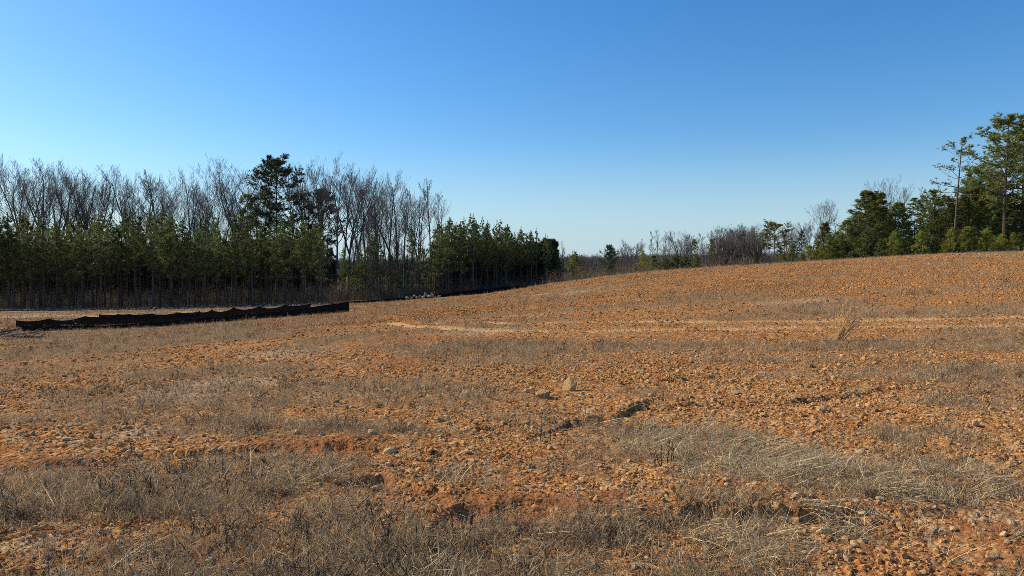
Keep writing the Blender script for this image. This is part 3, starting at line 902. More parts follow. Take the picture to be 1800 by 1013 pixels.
# ------------------------------------------------------------------ silt fences
def ztop(px, D, py):
    return at(px, D, py)[2]
def silt_fence(posts, label, sag, seed, cloth='fabric'):
    """posts: (px, D, py of the fabric top)"""
    rs_ = random.Random(seed)
    P = []
    for px, D, py in posts:
        x = on_px(px, D); zb = gz(x, D); P.append((x, D, zb, max(ztop(px, D, py), zb + .28)))
    root = empty('silt_fence', (P[0][0], P[0][1], P[0][2])); tag(root, label, 'fence')
    o0 = Vector((P[0][0], P[0][1], P[0][2]))
    for i, (x, y, zb, zt) in enumerate(P):
        mb = MB(); lean = rs_.gauss(0, .03)
        mb.tube([Vector((x, y + .05, zb - .2)) - o0, Vector((x + lean, y + .05, zt + .035)) - o0], [.024, .022], 4)
        link('post', mb.mesh('post', M['stake']), root)
    for i, ((xa, ya, ba, ta), (xb, yb, bb, tb)) in enumerate(zip(P[:-1], P[1:])):
        nx, nz = 11, 5
        v, f = [], []
        sg = sag * rs_.uniform(.35, 1.25); sk_ = rs_.uniform(-.15, .15)
        dirv = Vector((xb - xa, yb - ya)).normalized(); nrm = Vector((dirv.y, -dirv.x))
        belly = rs_.uniform(-.05, .10)
        rows = []
        gx = [xa + (xb - xa) * k / nx for k in range(nx + 1)]; gy = [ya + (yb - ya) * k / nx for k in range(nx + 1)]
        gzz = ground_z(np.array(gx), np.array(gy))
        for side in (0, 1):
            for k in range(nx + 1):
                t = k / nx; tt = min(1, max(0, t + sk_ * t * (1 - t) * 2))
                top = ta + (tb - ta) * t - sg * (1 - (2 * tt - 1) ** 2) ** .8
                bot = gzz[k] - .06
                top = max(top, gzz[k] + .12)
                for j in range(nz + 1):
                    h = j / nz
                    w_ = belly * math.sin(math.pi * h) * math.sin(math.pi * t) + .018 * math.sin(9 * t * (1 + i % 3) + 4 * h + i) * math.sin(math.pi * t)
                    q = Vector((gx[k] + nrm.x * w_, gy[k] + nrm.y * w_ + side * .006, bot + (top - bot) * h)) - o0
                    v.append(q)
        m_ = (nx + 1) * (nz + 1)
        for k in range(nx):
            for j in range(nz):
                a_ = k * (nz + 1) + j; b_ = a_ + nz + 1
                f.append((a_, b_, b_ + 1, a_ + 1)); f.append((m_ + a_, m_ + a_ + 1, m_ + b_ + 1, m_ + b_))
        for k in range(nx):
            a_ = k * (nz + 1) + nz; b_ = a_ + nz + 1; f.append((a_, b_, m_ + b_, m_ + a_))
        me = mesh_from('fabric_panel', v, f, M[cloth], True)
        pan = link('fabric_panel', me, root)
        # rolled hem along the top edge
        mb = MB()
        mb.tube([v[k * (nz + 1) + nz] for k in range(nx + 1)], [.018] * (nx + 1), 4)
        link('top_hem', mb.mesh('top_hem', M['fabric']), pan)
    return root

A_top = [(36, 573), (95, 573), (150, 572), (205, 571), (258, 567), (310, 562.5), (360, 557.5), (412, 554), (465, 549), (515, 544), (565, 537.5), (613, 530.5)]
front = [(px, 46 + 3 * (px - 36) / 577, py) for px, py in A_top]
silt_fence(front, 'front black silt fence with square upright end before the clay slope', .05, 1)
rear = [(26, 51, 563.5), (85, 51.2, 560), (147, 51.4, 556.2), (206, 51.6, 552.8), (266, 51.8, 551.5), (310, 51.9, 550), (348, 52, 548.5), (371, 52, 544.8), (410, 52, 540.5), (455, 52, 538.5), (500, 52, 536), (545, 52, 534)]
silt_fence(rear, 'middle black silt fence whose top sags between pointed posts', .19, 2, 'mesh_fabric')
back = [(172.5, 57, 553), (227, 57.4, 552.6), (266, 57.8, 551.6), (312, 58.2, 550.2), (350, 58.6, 547.5)]
silt_fence(back, 'short back stretch of black silt fence behind the sagging one', .17, 3, 'mesh_fabric')
far = [(622, 85, 530), (660, 88, 528.5), (700, 92, 525.6), (735, 94, 522), (770, 96, 518), (805, 99, 513.5), (840, 101, 509.5), (872, 103.5, 506), (905, 106, 503.8), (930, 109, 503.5), (955, 114, 503)]
silt_fence(far, 'long black silt fence along the foot of the far pine block', .02, 4)

# ------------------------------------------------------------------ trees
def bare_tree(seed, H=20., fork=.45, spread=1.0, nlimb=16, upright=.9, trunk_r=.16, lean=0.0, split=0):
    """trunk with limbs; crown of branches and twigs. H metres, base at the origin"""
    st = random.getstate(); random.seed(seed)
    tr, cr = MB(), MB()
    def path(p, d, L_, n_, wob, up):
        pts = [Vector(p)]; d = Vector(d).normalized()
        for i in range(n_):
            d = (d + Vector((random.gauss(0, wob), random.gauss(0, wob), random.gauss(0, wob * .6) + up))).normalized()
            pts.append(pts[-1] + d * (L_ / n_))
        return pts
    def twig(p, d, L_, w):
        cr.blade(p, d * L_, w, random.uniform(-.12, .04), 2)
    def branch(p, d, L_, r_, lev):
        n_ = 4 if lev == 1 else 3
        pts = path(p, d, L_, n_, .14, .10)
        rad = [r_ * (1 - .75 * i / n_) for i in range(n_ + 1)]
        (tr if lev == 1 else cr).tube(pts, rad, 4 if lev == 1 else 3, False)
        if lev >= 3:
            for _ in range(3):
                k = random.uniform(.3, 1); q = pts[0].lerp(pts[-1], k)
                twig(q, ((pts[-1] - pts[0]).normalized() + Vector((random.gauss(0, .34), random.gauss(0, .34), random.gauss(.32, .2)))).normalized(), L_ * random.uniform(.6, 1.15), .012)
            return
        kids = {1: random.randint(5, 7), 2: random.randint(3, 5)}[lev]
        for c_ in range(kids):
            t = .25 + .75 * (c_ + random.random()) / kids
            i = min(n_ - 1, int(t * n_)); q = pts[i].lerp(pts[i + 1], t * n_ - i)
            dd = (pts[i + 1] - pts[i]).normalized()
            side = dd.cross(Vector((random.gauss(0, 1), random.gauss(0, 1), random.gauss(0, 1)))).normalized()
            nd_ = (dd * .75 + side * random.uniform(.40, .75) + Vector((0, 0, .32))).normalized()
            branch(q, nd_, L_ * random.uniform(.32, .55) * (1.15 - .4 * t), r_ * (1 - .6 * t) * .55 + .006, lev + 1)
        branch(pts[-1], (pts[-1] - pts[-2]), L_ * .35, rad[-1], lev + 1)
    def stem(p, d, L_, r_, n_limb, f0, wob=.035):
        n_ = 9
        pts = path(p, d, L_, n_, wob, .02)
        tr.tube(pts, [r_ * 1.25 * (1 - .86 * (i / n_) ** 1.1) + .014 for i in range(n_ + 1)], 7)
        for k in range(n_limb):
            t = f0 + (1 - f0) * (k + random.random() * .8) / n_limb
            t = min(t, .985); i = min(n_ - 1, int(t * n_)); q = pts[i].lerp(pts[i + 1], t * n_ - i)
            az = random.uniform(0, 6.283)
            rel = (t - f0) / (1 - f0)
            Ll = H * spread * (.30 * (1 - rel) ** .7 + .075) * random.uniform(.7, 1.2)
            up = upright * random.uniform(.7, 1.25)
            branch(q, Vector((math.cos(az), math.sin(az), up)), Ll, max(.02, r_ * .5 * (1 - rel * .7)), 1)
    if split:
        base = path((0, 0, -.3), (lean, 0, 1), H * fork, 4, .03, .0)
        tr.tube(base, [trunk_r * (1.15 - .06 * i) for i in range(5)], 7)
        for k in range(split):
            az = 6.283 * k / split + random.uniform(-.5, .5)
            o_ = random.uniform(.22, .42) * spread
            stem(base[-1], Vector((math.cos(az) * o_ + lean, math.sin(az) * o_, 1)), H * (1 - fork) * random.uniform(.88, 1.05), trunk_r * .68, max(6, nlimb // split + 3), .15, .06)
    else:
        stem((0, 0, -.3), Vector((lean, 0, 1)), H, trunk_r, nlimb, fork)
    random.setstate(st)
    return tr.mesh('trunk', M['barebark']), cr.mesh('crown', M['twig']), H

def pine_tree(seed, H=11., base=.42, prof=None, gap=.42, per=5, up=.35, clump=.26, tip=5, along=4, n_need=11, mat='needles', trunk_r=.10, lean=0., dead=10, jit=.25, curve=.18, ww=.026, flat=1.0, skip=0.0, bend=0.0, taper=0.0, leader=0.0):
    st = random.getstate(); random.seed(seed)
    tr, cr = MB(), MB()
    n_ = 9
    ph = random.uniform(0, 6)
    def tp(t):
        return Vector((lean * H * t + bend * H * t * t + .012 * H * math.sin(3 * t + ph) * t, .01 * H * math.sin(4 * t + ph * 2) * t, H * t - .25 * (1 - t)))
    tr.tube([tp(i / n_) for i in range(n_ + 1)], [trunk_r * (1 - .9 * (i / n_) ** 1.15) + .012 for i in range(n_ + 1)], 7)
    prof = prof or (lambda t: .15 * (1 - t) ** .8 + .02)
    def tuft(p, d, s_):
        for _ in range(n_need):
            q = (d * .7 + Vector((random.gauss(0, .62), random.gauss(0, .62), random.gauss(.12, .55)))).normalized()
            q.z *= flat
            cr.needle(p + q * s_ * .05, q * s_ * random.uniform(.7, 1.2), ww)
    def limb(p, d, L_, r_):
        k_ = 4; pts = [Vector(p)]; dd = Vector(d).normalized()
        for i in range(k_):
            dd = (dd + Vector((random.gauss(0, .10), random.gauss(0, .10), curve * (i - .6) * .3 + random.gauss(0, .05)))).normalized()
            pts.append(pts[-1] + dd * L_ / k_)
        tr.tube(pts, [r_ * (1 - .75 * i / k_) for i in range(k_ + 1)], 4, False)
        for j in range(along + tip):
            t = random.uniform(.35, .95) if j < along else random.uniform(.72, 1.0)
            i = min(k_ - 1, int(t * k_)); q = pts[i].lerp(pts[i + 1], t * k_ - i)
            side = Vector((random.gauss(0, 1), random.gauss(0, 1), random.gauss(.2, .5 * flat)))
            e_ = (dd * .8 + side * .7).normalized()
            l2 = L_ * random.uniform(.12, .32)
            q2 = q + e_ * l2
            if random.random() < .6: cr.blade(q, e_ * l2, r_ * .25 + .004, 0, 1) if False else tr.tube([q, q2], [r_ * .3, r_ * .12], 3, False)
            tuft(q2, e_, clump * cl_k * random.uniform(.8, 1.25))
            if random.random() < .5: tuft(q + e_ * l2 * .55, e_, clump * cl_k * .9)
        tuft(pts[-1], dd, clump * cl_k * 1.15)
    z = base * H
    while z < H * .985:
        cl_k = 1 - taper * max(0., (z / H - .72) / .28)
        t = (z - base * H) / (H * (1 - base)); Lb = prof(t) * H
        m_ = per if t < .8 else max(3, per - 1)
        a0 = random.uniform(0, 6.283)
        for k in range(m_):
            if random.random() < skip: continue
            az = a0 + 6.283 * k / m_ + random.gauss(0, .3)
            u_ = up + .55 * t ** 2 + random.gauss(0, .12)
            limb(tp(min(.995, z / H + random.uniform(-.01, .01))), Vector((math.cos(az), math.sin(az), u_)), max(.2, Lb * random.uniform(1 - jit, 1 + jit)), max(.012, trunk_r * .34 * (1 - .7 * t)))
        z += gap * random.uniform(.75, 1.3) * (1 - .35 * t)
    if leader:
        tr.tube([tp(.97), tp(1.0), tp(1.0) + Vector((random.gauss(0, .03), random.gauss(0, .03), leader))], [.025, .018, .008], 4, False)
        for k in range(5):
            tuft(tp(1.0) + Vector((0, 0, leader * (1 - .2 * k))), Vector((0, 0, 1)), clump * .62)
    else:
        for k in range(4):
            tuft(tp(1.0) + Vector((0, 0, -.12 * k)), Vector((0, 0, 1)), clump * 1.1)
    for k in range(dead):
        t = random.uniform(.06, base); az = random.uniform(0, 6.283); q = tp(t)
        d = Vector((math.cos(az), math.sin(az), random.uniform(-.25, .35))) * H * random.uniform(.03, .10)
        tr.tube([q, q + d * .5 + Vector((0, 0, .03)), q + d], [.02, .014, .006], 3, False)
    random.setstate(st)
    return tr.mesh('trunk', M['bark']), cr.mesh('crown', M[mat]), H

def plant_tree(name, proto, px, D, top, label, group=None, cat='tree', widen=1.0, rz=None, sink=0.0, minh=None):
    tr, cr, H = proto
    x = on_px(px, D); zb = gz(x, D) - sink
    h = at(px, D, top)[2] - zb
    if minh: h = max(h, minh)
    k = h / H
    root = empty(name, (x, D, zb), (0, 0, random.uniform(0, 6.283) if rz is None else rz), (k * widen, k * widen, k))
    tag(root, label, cat, group)
    link('trunk', tr, root); link('crown', cr, root)
    return root

# --- kinds
PLANT = [pine_tree(1000 + i, 11.2, [.38, .34, .46, .30, .48, .40, .32, .44][i], (lambda wd: (lambda t: wd * min(1, .45 + 2.4 * t) * (1 - t) ** .9 + .014))([.17, .21, .14, .19, .16, .23, .20, .15][i]), .52, 4, .62, .34, 3, 2, 12, 'needles', .09,
                   random.uniform(-.02, .02), 44, .45, .45, .019, 1.0, .14, 0, .5, .45 + .1 * (i % 3)) for i in range(8)]
BARE = [bare_tree(1100, 22, .42, .80, 17, 1.35, .17), bare_tree(1101, 22, .50, .70, 15, 1.5, .15), bare_tree(1102, 21, .36, 1.0, 18, 1.0, .2, 0, 3), bare_tree(1103, 22, .40, .9, 16, 1.2, .18, .03, 2),
        bare_tree(1104, 20, .55, .55, 13, 1.6, .12), bare_tree(1105, 20, .30, 1.05, 18, .9, .2, 0, 4), bare_tree(1106, 22, .45, .75, 16, 1.3, .15, -.04)]
SLIM = [bare_tree(1110 + i, 18, .5, .42, 12, 1.8, .085) for i in range(3)]
ROUND = [bare_tree(1120 + i, 11, .22, 1.25, 22, .8, .14, 0, 5) for i in range(3)]
def cloud(t):
    return .20 * math.sin(math.pi * min(1, .18 + .86 * t)) ** .7 + .035
MATURE = [pine_tree(1200 + i, 21, .50, cloud, 0.85, 5, .22, .58, 12, 7, 14, 'needles_dark', .22, 0, 8, .3, .2, .045, .65, .08) for i in range(2)]
ROUNDTOP = [pine_tree(1210, 12, .42, lambda t: .26 * math.sin(math.pi * min(1, .15 + .85 * t)) ** .7 + .05, 0.62, 5, .25, .42, 11, 7, 13, 'needles_olive', .14, .0, 4, .3, .2, .036, .7, .1)]
SPREAD = [pine_tree(1220 + i, 11, .12, lambda t: .34 * (1 - t) ** .85 + .03, .55, 6, .16, .36, 8, 12, 13, 'needles_olive', .14, .0, 3, .35, .5, .026, .4, .06) for i in range(3)]
SLIMPINE = [pine_tree(1230 + i, 11, .35, lambda t: .10 * math.sin(math.pi * min(1, .2 + .8 * t)) + .03, .5, 4, .35, .34, 5, 3, 10, 'needles_olive', .085, .0, 10, .35, .2, .03, .8, .15) for i in range(2)]
BIGPINE = [pine_tree(1240 + i, 18, .36, lambda t: .25 * math.sin(math.pi * min(1, .22 + .80 * t)) ** .8 + .03, .95, 4, .28, .55, 14, 8, 14, 'needles_olive', .27, .01, 7, .35, .15, .042, .65, .1) for i in range(3)]
SPARSE = pine_tree(1252, 16, .46, lambda t: .17 * math.sin(math.pi * min(1, .25 + .7 * t)) + .02, 1.0, 3, .30, .36, 6, 2, 9, 'needles_olive', .17, .0, 9, .45, .2, .034, .7, .28, .07)
YOUNG = [pine_tree(1260 + i, 3.2, .04, lambda t: .30 * (1 - t) ** .7 + .05, .26, 5, .65, .26, 3, 3, 12, 'needles_light', .05, 0, 0, .6, .3, .014, 1.0, .25, .05 * (i - 1.5), .4, .25) for i in range(4)]
YOUNGDARK = [pine_tree(1270 + i, 4.2, .05, lambda t: .25 * (1 - t) ** .7 + .05, .32, 5, .55, .30, 3, 4, 12, 'needles', .05, 0, 0, .55, .3, .016, 1.0, .22, .04 * (i - 1), .4, .3) for i in range(3)]
BRIGHT = pine_tree(1294, 7, .20, lambda t: .19 * (1 - t) ** .8 + .04, .46, 4, .55, .32, 4, 4, 12, 'needles_light', .06, 0, 6, .4, .3, .022, 1.0, .12, .02, .4, .3)
CEDAR = [pine_tree(1280 + i, 8, .06, lambda t: .24 * math.sin(math.pi * min(1, .22 + .80 * t)) ** .7 + .03, .34, 6, .8, .30, 4, 5, 11, 'needles_dark', .12, 0, 0, .6, .3, .024, 1.0, .2, .0, .3, .3) for i in range(2)]
SAPLING = [pine_tree(1290 + i, 7, .22, lambda t: .19 * (1 - t) ** .8 + .03, .46, 4, .55, .30, 4, 3, 11, ('needles_sapling', 'needles')[i], .06, 0, 8, .45, .3, .020, 1.0, .15, .02, .4, .3) for i in range(2)]

rt = random.Random(77)
def interp(tab, x):
    return float(np.interp(x, [a_ for a_, _ in tab], [b_ for _, b_ in tab]))

ORD = 'edge-cut first second third fourth fifth sixth seventh eighth ninth tenth eleventh twelfth thirteenth fourteenth fifteenth sixteenth seventeenth eighteenth nineteenth twentieth'.split() + ['twenty-' + q for q in 'first second third fourth fifth sixth seventh eighth ninth'.split()]
nfr = 0
# --- the left plantation block
TOPL = [(-150, 386), (0, 384), (60, 392), (120, 388), (200, 386), (270, 384), (330, 402), (390, 396), (440, 398), (480, 384), (530, 392), (575, 404), (600, 440)]
SECT = [(120, 'behind the left end of the sagging fence'), (260, 'behind the strip of bare tan ground'), (400, 'behind the middle of the sagging fence'), (480, 'below the tall lone wide pine'), (999, 'behind the square end of the front fence')]
for row in range(3):
    D0 = 91.5 + row * 3.2
    px = -40 + rt.uniform(0, 14)
    while px < 582:
        D = D0 + rt.uniform(-1.1, 1.1)
        where = next(w_ for lim, w_ in SECT if px < lim)
        plant_tree('plantation_pine', PLANT[rt.randrange(8)], px, D, interp(TOPL, px) + rt.uniform(-14, 20) + (4 if row == 0 else 0), (ORD[min(nfr, 29)] + ' pine from the left in the front row of the dark left wood') if row == 0 and nfr else 'young pine in the rear rows ' + where, None if row == 0 and nfr else 'plantation pines ' + where, 'tree', rt.uniform(.9, 1.2))
        nfr += (px > 0)
        px += rt.uniform(21, 34)
# --- the right plantation block, falling away to the valley
nfb = 1
TOPR = [(755, 402), (790, 388), (830, 385), (870, 394), (905, 402), (940, 410), (965, 424), (982, 446)]
for row in range(4):
    px = 762 + rt.uniform(0, 10) + row * 3
    while px < 984:
        D = 101 + (px - 760) * .085 + row * 3.0 + rt.uniform(-1, 1)
        plant_tree('plantation_pine', PLANT[rt.randrange(8)], px, D, interp(TOPR, px) + rt.uniform(-5, 12), (ORD[nfb] + ' pine from the left in the front row above the far fence') if row == 0 else 'slender rear pine in the block above the far fence, ' + ('by the rubble' if px < 870 else 'by the valley'), None if row == 0 else 'pines of the far block ' + ('near the rubble' if px < 870 else 'towards the valley'), 'tree', rt.uniform(.8, 1.05))
        nfb += 1
        px += rt.uniform(15, 25)
# --- scattered saplings between the blocks
for px, top, D, k in [(650, 418, 101, 0), (668, 432, 103, 2), (636, 445, 100, 1), (690, 450, 100, 1), (712, 462, 102, 1), (726, 402, 107, 2), (745, 438, 102, 1), (606, 440, 101, 2), (622, 470, 99, 1), (758, 430, 101, 1)]:
    plant_tree('pine_sapling', SAPLING[k] if k < 2 else PLANT[px % 8], px, D, top, 'slim pine sapling among bare trunks between the two pine blocks', 'saplings between the pine blocks', 'tree')

# --- tall single pines over the left wood
plant_tree('tall_pine', MATURE[0], 487, 113, 285, 'tall lone wide-crowned pine standing above the left wood', None, 'tree', .74, 1.0)
plant_tree('tall_pine', MATURE[1], 568, 122, 339, 'dark round-topped pine half hidden in bare trees right of the tall lone pine', None, 'tree', .7, .4)
plant_tree('tall_pine', SLIMPINE[0], 436, 116, 345, 'thin dark pine just left of the tall lone wide pine', None, 'tree', .9, 2.)

# --- bare hardwoods behind the left wood
bare_list = [(3, 290), (18, 300), (44, 297), (62, 312), (76, 335), (92, 318), (113, 319), (130, 318), (150, 330), (166, 312), (181, 318), (205, 346), (240, 325), (253, 337), (290, 325), (301, 312), (319, 330), (336, 325), (351, 331), (366, 346), (385, 360),
             (416, 303), (433, 312), (455, 332), (520, 330), (532, 304), (551, 298), (566, 312), (590, 320), (601, 302), (613, 311), (629, 326), (646, 338), (661, 335), (686, 322), (702, 326), (713, 348), (736, 358), (759, 319), (771, 350)]
for i, (px, top) in enumerate(bare_list):
    D = 114 + rt.uniform(0, 16)
    pr = BARE[[0, 1, 2, 3, 4, 5, 6][i % 7]]
    lb, gr = ORD[min(i + 1, 29)] + ' tall bare hardwood from the left picture edge, behind the pine rows', None
    wd = 1.0
    if px == 759: pr, lb, gr = BARE[1], 'tall bare tree standing apart just left of the far pine block', None
    elif px == 416: pr, lb, gr, wd = BARE[3], 'wide forked bare tree just left of the tall lone pine', None, 1.1
    elif px == 686: pr, lb, gr = BARE[3], 'bare tree with crossing leaning stems, left of the lone bare tree', None
    elif px == 130: pr, lb, gr, wd = BARE[5], 'broad fan-shaped bare tree above the left pine rows', None, 1.15
    elif px > 590: lb, gr = ORD[sum(590 < q_[0] <= px for q_ in bare_list)] + ' tall bare hardwood over the gap right of the dark round-topped pine', None
    plant_tree('bare_tree', pr, px, D, top - 3, lb, gr, 'tree', wd * rt.uniform(.85, 1.1))
for i in range(34):
    px = rt.uniform(-60, 715)
    D = rt.uniform(112, 138)
    gap = px > 580
    plant_tree('bare_tree', (SLIM + BARE[:2] + BARE[4:5])[i % 6], px, D, rt.uniform(335, 400) - (10 if gap else 0), 'thin bare tree of the lower layer ' + ('between the two pine blocks' if gap else 'just over the left pine tops'), 'lower bare trees ' + ('between the pine blocks' if gap else 'over the left pines'), 'tree')
for i in range(15):
    px = rt.uniform(582, 735); D = rt.uniform(97, 112)
    plant_tree('bare_tree', SLIM[i % 3], px, D, rt.uniform(385, 475), 'slender bare sapling before the gap between the pine blocks', 'bare saplings before the gap', 'tree')

# --- the valley and the crest on the right
for px, top, D, pr, wd, lb in [(992, 424, 128, SLIM[0], 1.0, 'thin bare tree at the right edge of the far pine block'), (985, 436, 124, SLIM[1], 1., 'slender bare tree hugging the far pine block end'), (1004, 440, 150, SLIM[2], 1., 'small bare tree left of the bright valley pine'),
                               (1036, 452, 150, ROUND[0], .8, 'low bare tree left of the dark cedar'), (1050, 455, 150, ROUND[1], .8, 'low bare tree just beside the dark cedar'), (1022, 456, 160, ROUND[2], .8, 'small grey bare tree right of the bright valley pine'),
                               (1108, 428, 118, ROUND[0], 1.0, 'round bare tree right of the dark cedar'), (1092, 440, 116, ROUND[1], .8, 'low round bare tree touching the dark cedar'), (1129, 420, 124, SLIM[0], 1.2, 'slim bare tree right of the round bare one'), (1145, 406, 126, SLIM[1], 1.3, 'tall slim bare tree above the valley side, leftmost of its trio'),
                               (1153, 404, 128, SLIM[2], 1.3, 'tall slim bare tree in the middle of its trio'), (1166, 408, 124, SLIM[0], 1.2, 'tall slim bare tree, right one of its trio'), (1196, 412, 112, ROUND[2], 1.15, 'broad round bare tree on the far crest'), (1176, 432, 110, ROUND[0], .9, 'low bare tree left of the broad round one'),
                               (1214, 424, 112, ROUND[1], .9, 'bare tree on the right flank of the broad round one'), (1240, 410, 116, SLIM[1], 1.5, 'thin bare tree before the wide bare grove'), (1252, 405, 120, SLIM[2], 1.4, 'thin taller bare tree left of the wide bare grove')]:
    plant_tree('bare_tree', pr, px, D, top, lb, None, 'tree', wd)
for i, (px, top) in enumerate([(1264, 412), (1276, 403), (1288, 400), (1300, 402), (1312, 404), (1322, 410), (1334, 398), (1346, 396), (1270, 425), (1295, 418), (1318, 422), (1340, 420), (1255, 430), (1380, 405), (1396, 410), (1269, 408), (1282, 412), (1306, 408), (1328, 412), (1352, 410), (1290, 428), (1310, 432), (1334, 432), (1366, 418), (1240, 436)]):
    plant_tree('bare_tree', (ROUND + SLIM[:1])[i % 4], px, 104 + rt.uniform(0, 14), top, 'grey bare tree in the wide dense grove left of the round-topped crest pine', 'wide bare grove on the crest', 'tree', 1.0)
for px, top, D, pr, wd, lb in [(1011, 446, 132, BRIGHT, 1.3, 'bright green pine alone in the valley gap'), (1072, 434, 112, CEDAR[0], 1.0, 'dark dense cedar on the edge of the valley'), (1131, 443, 92, BRIGHT, 1.16, 'yellow-green young pine right of the dark cedar'),
                               (1149, 450, 94, YOUNGDARK[0], 1.45, 'small dark pine beside the yellow-green young pine'), (1170, 455, 93, YOUNGDARK[1], 1.59, 'low bushy pine, left end of the crest clump'), (1188, 449, 93, YOUNGDARK[2], 1.59, 'low bushy pine in the middle of the crest clump'), (1206, 452, 93, YOUNGDARK[0], 1.59, 'bushy pine in the crest clump under the slim dark one'),
                               (1220, 422, 100, SLIMPINE[0], .9, 'slim dark pine spire above the crest clump'), (1226, 450, 92, YOUNGDARK[1], 1.0, 'small dark pine right of the crest clump'), (1251, 422, 102, SLIMPINE[1], 1.0, 'dark pine spire before the wide bare grove'),
                               (1328, 452, 92, YOUNGDARK[2], 1.2, 'low green pine left of the round-topped crest pine'), (1361, 395, 93, ROUNDTOP[0], 1.1, 'round-topped pine with open trunk on the crest'), (1408, 405, 90, SAPLING[1], .9, 'small pointed pine right of the round-topped crest pine'),
                               (1450, 392, 92, SPREAD[0], .9, 'drooping pine under the small bare tree on the crest'), (1488, 388, 90, SPREAD[1], 1.0, 'spreading pine on the left shoulder of the dense conifer'), (1524, 336, 92, SPREAD[2], 1.1, 'dense spreading conifer with jagged left edge on the crest'),
                               (1542, 340, 95, SPREAD[0], .95, 'conifer right behind the dense jagged one'), (1578, 358, 92, SPREAD[1], 1.0, 'sloping-topped conifer right of the dense jagged one'), (1606, 350, 93, SLIMPINE[0], 1.2, 'slim clumpy pine between bare twigs'), (1622, 372, 95, SLIMPINE[1], 1.0, 'thin pine behind the slim clumpy one'),
                               (1640, 336, 96, BIGPINE[1], .8, 'medium full pine left of the leaning pine'), (1660, 352, 97, ROUNDTOP[0], .8, 'medium pine partly behind the leaning pine')]:
    plant_tree('crest_pine', pr, px, D, top, lb, None, 'tree', wd)
plant_tree('leaning_pine', SPARSE, 1677, 88, 243, 'sparse leaning pine with long bare trunk on the right crest', None, 'tree', 1.0, 0.35)
for px, top, D, pr, wd, rz, lb in [(1764, 210, 90, BIGPINE[0], .9, .6, 'tallest full pine at the right edge of the crest'), (1722, 292, 97, BIGPINE[1], .72, 2., 'full pine filling the gap between the leaning and the tallest pine'), (1706, 318, 98, BIGPINE[2], .7, 3., 'shorter pine behind the leaning pine'),
                                   (1795, 236, 99, BIGPINE[2], .8, 1., 'tall pine just behind the tallest one at the picture edge'), (1745, 310, 101, BIGPINE[0], .8, 4., 'dark pine deep behind the tallest pine'), (1830, 240, 96, BIGPINE[1], 1.0, 5., 'pine cut off by the right picture edge'),
                                   (1690, 345, 94, SPREAD[1], .8, 1., 'low layered pine at the foot of the leaning pine'), (1735, 360, 93, SPREAD[2], .9, 2., 'low layered pine at the foot of the tallest pine'), (1795, 350, 95, SPREAD[0], .8, 2.5, 'low dark pine at the right picture edge'), (1712, 330, 96, SPREAD[0], .7, 3, 'layered pine midway between leaning and tallest pine')]:
    plant_tree('crest_pine', pr, px, D, top, lb, None, 'tree', wd, rz)
for px, top, D, pr, wd, lb in [(1446, 358, 97, BARE[2], 1.0, 'bare open tree above the drooping pine'), (1560, 324, 102, BARE[5], .85, 'broad bare tree behind the dense jagged conifer'), (1578, 335, 104, BARE[0], .8, 'bare upright tree right of the broad bare one'), (1625, 330, 104, SLIM[0], 1.2, 'thin bare tree above the slim clumpy pine'),
                               (1604, 342, 106, SLIM[1], 1.2, 'thin bare tree left of the slim clumpy pine'), (1645, 322, 104, SLIM[2], 1.0, 'wispy bare top beside the leaning pine'), (1425, 392, 104, ROUND[0], .9, 'low bare tree left of the drooping pine'), (1470, 385, 102, SLIM[1], 1.2, 'slim bare tree right of the drooping pine')]:
    plant_tree('bare_tree', pr, px, D, top, lb, None, 'tree', wd)
for i, (px, top) in enumerate([(1640, 372), (1652, 384), (1668, 366), (1684, 352), (1700, 362), (1716, 344), (1730, 356), (1748, 340), (1770, 352), (1786, 366), (1806, 348), (1822, 360), (1632, 392), (1618, 398), (1758, 372), (1696, 384)]):
    plant_tree('crest_pine', (SPREAD + BIGPINE[1:2] + SPREAD[:1] + CEDAR[:1])[i % 6], px, 99 + (i * 37 % 11), top, 'rear pine in the green mass behind the leaning and the tallest pine', 'rear pines behind the leaning and tallest pine', 'tree', 1.0)
for i, (px, top) in enumerate([(1470, 408), (1498, 396), (1510, 372), (1534, 352), (1552, 372), (1566, 388), (1592, 392), (1482, 412), (1440, 424)]):
    plant_tree('crest_pine', SPREAD[i % 3], px, 95 + (i * 29 % 7), top, 'layered pine filling in around the dense jagged conifer', 'layered pines around the dense jagged conifer', 'tree', .95)
# low young pines along the crest edge
px = 1372
while px < 1830:
    D = rt.uniform(84, 90); base_py = interp([(1300, 467), (1400, 463), (1600, 450), (1800, 441)], px)
    hgt = rt.choice((rt.uniform(8, 18), rt.uniform(16, 30), rt.uniform(28, 48)))
    br = px > 1560
    zone = 'under the leaning and tallest pines' if px > 1640 else 'right of the dense jagged conifer' if px > 1550 else 'under the dense jagged conifer' if px > 1470 else 'right of the round-topped crest pine'
    pr = (YOUNG if (br and rt.random() < .8) or rt.random() < .25 else YOUNGDARK)
    plant_tree('young_pine', pr[rt.randrange(3)], px, D, base_py - hgt, ('yellow-green' if pr is YOUNG else 'green') + ' bushy young pine at the field edge ' + zone, ('yellow-green' if pr is YOUNG else 'green') + ' young pines ' + zone, 'tree', rt.uniform(.8, 1.2) if hgt > 26 else rt.uniform(1.1, 1.7))
    px += rt.uniform(4, 11)

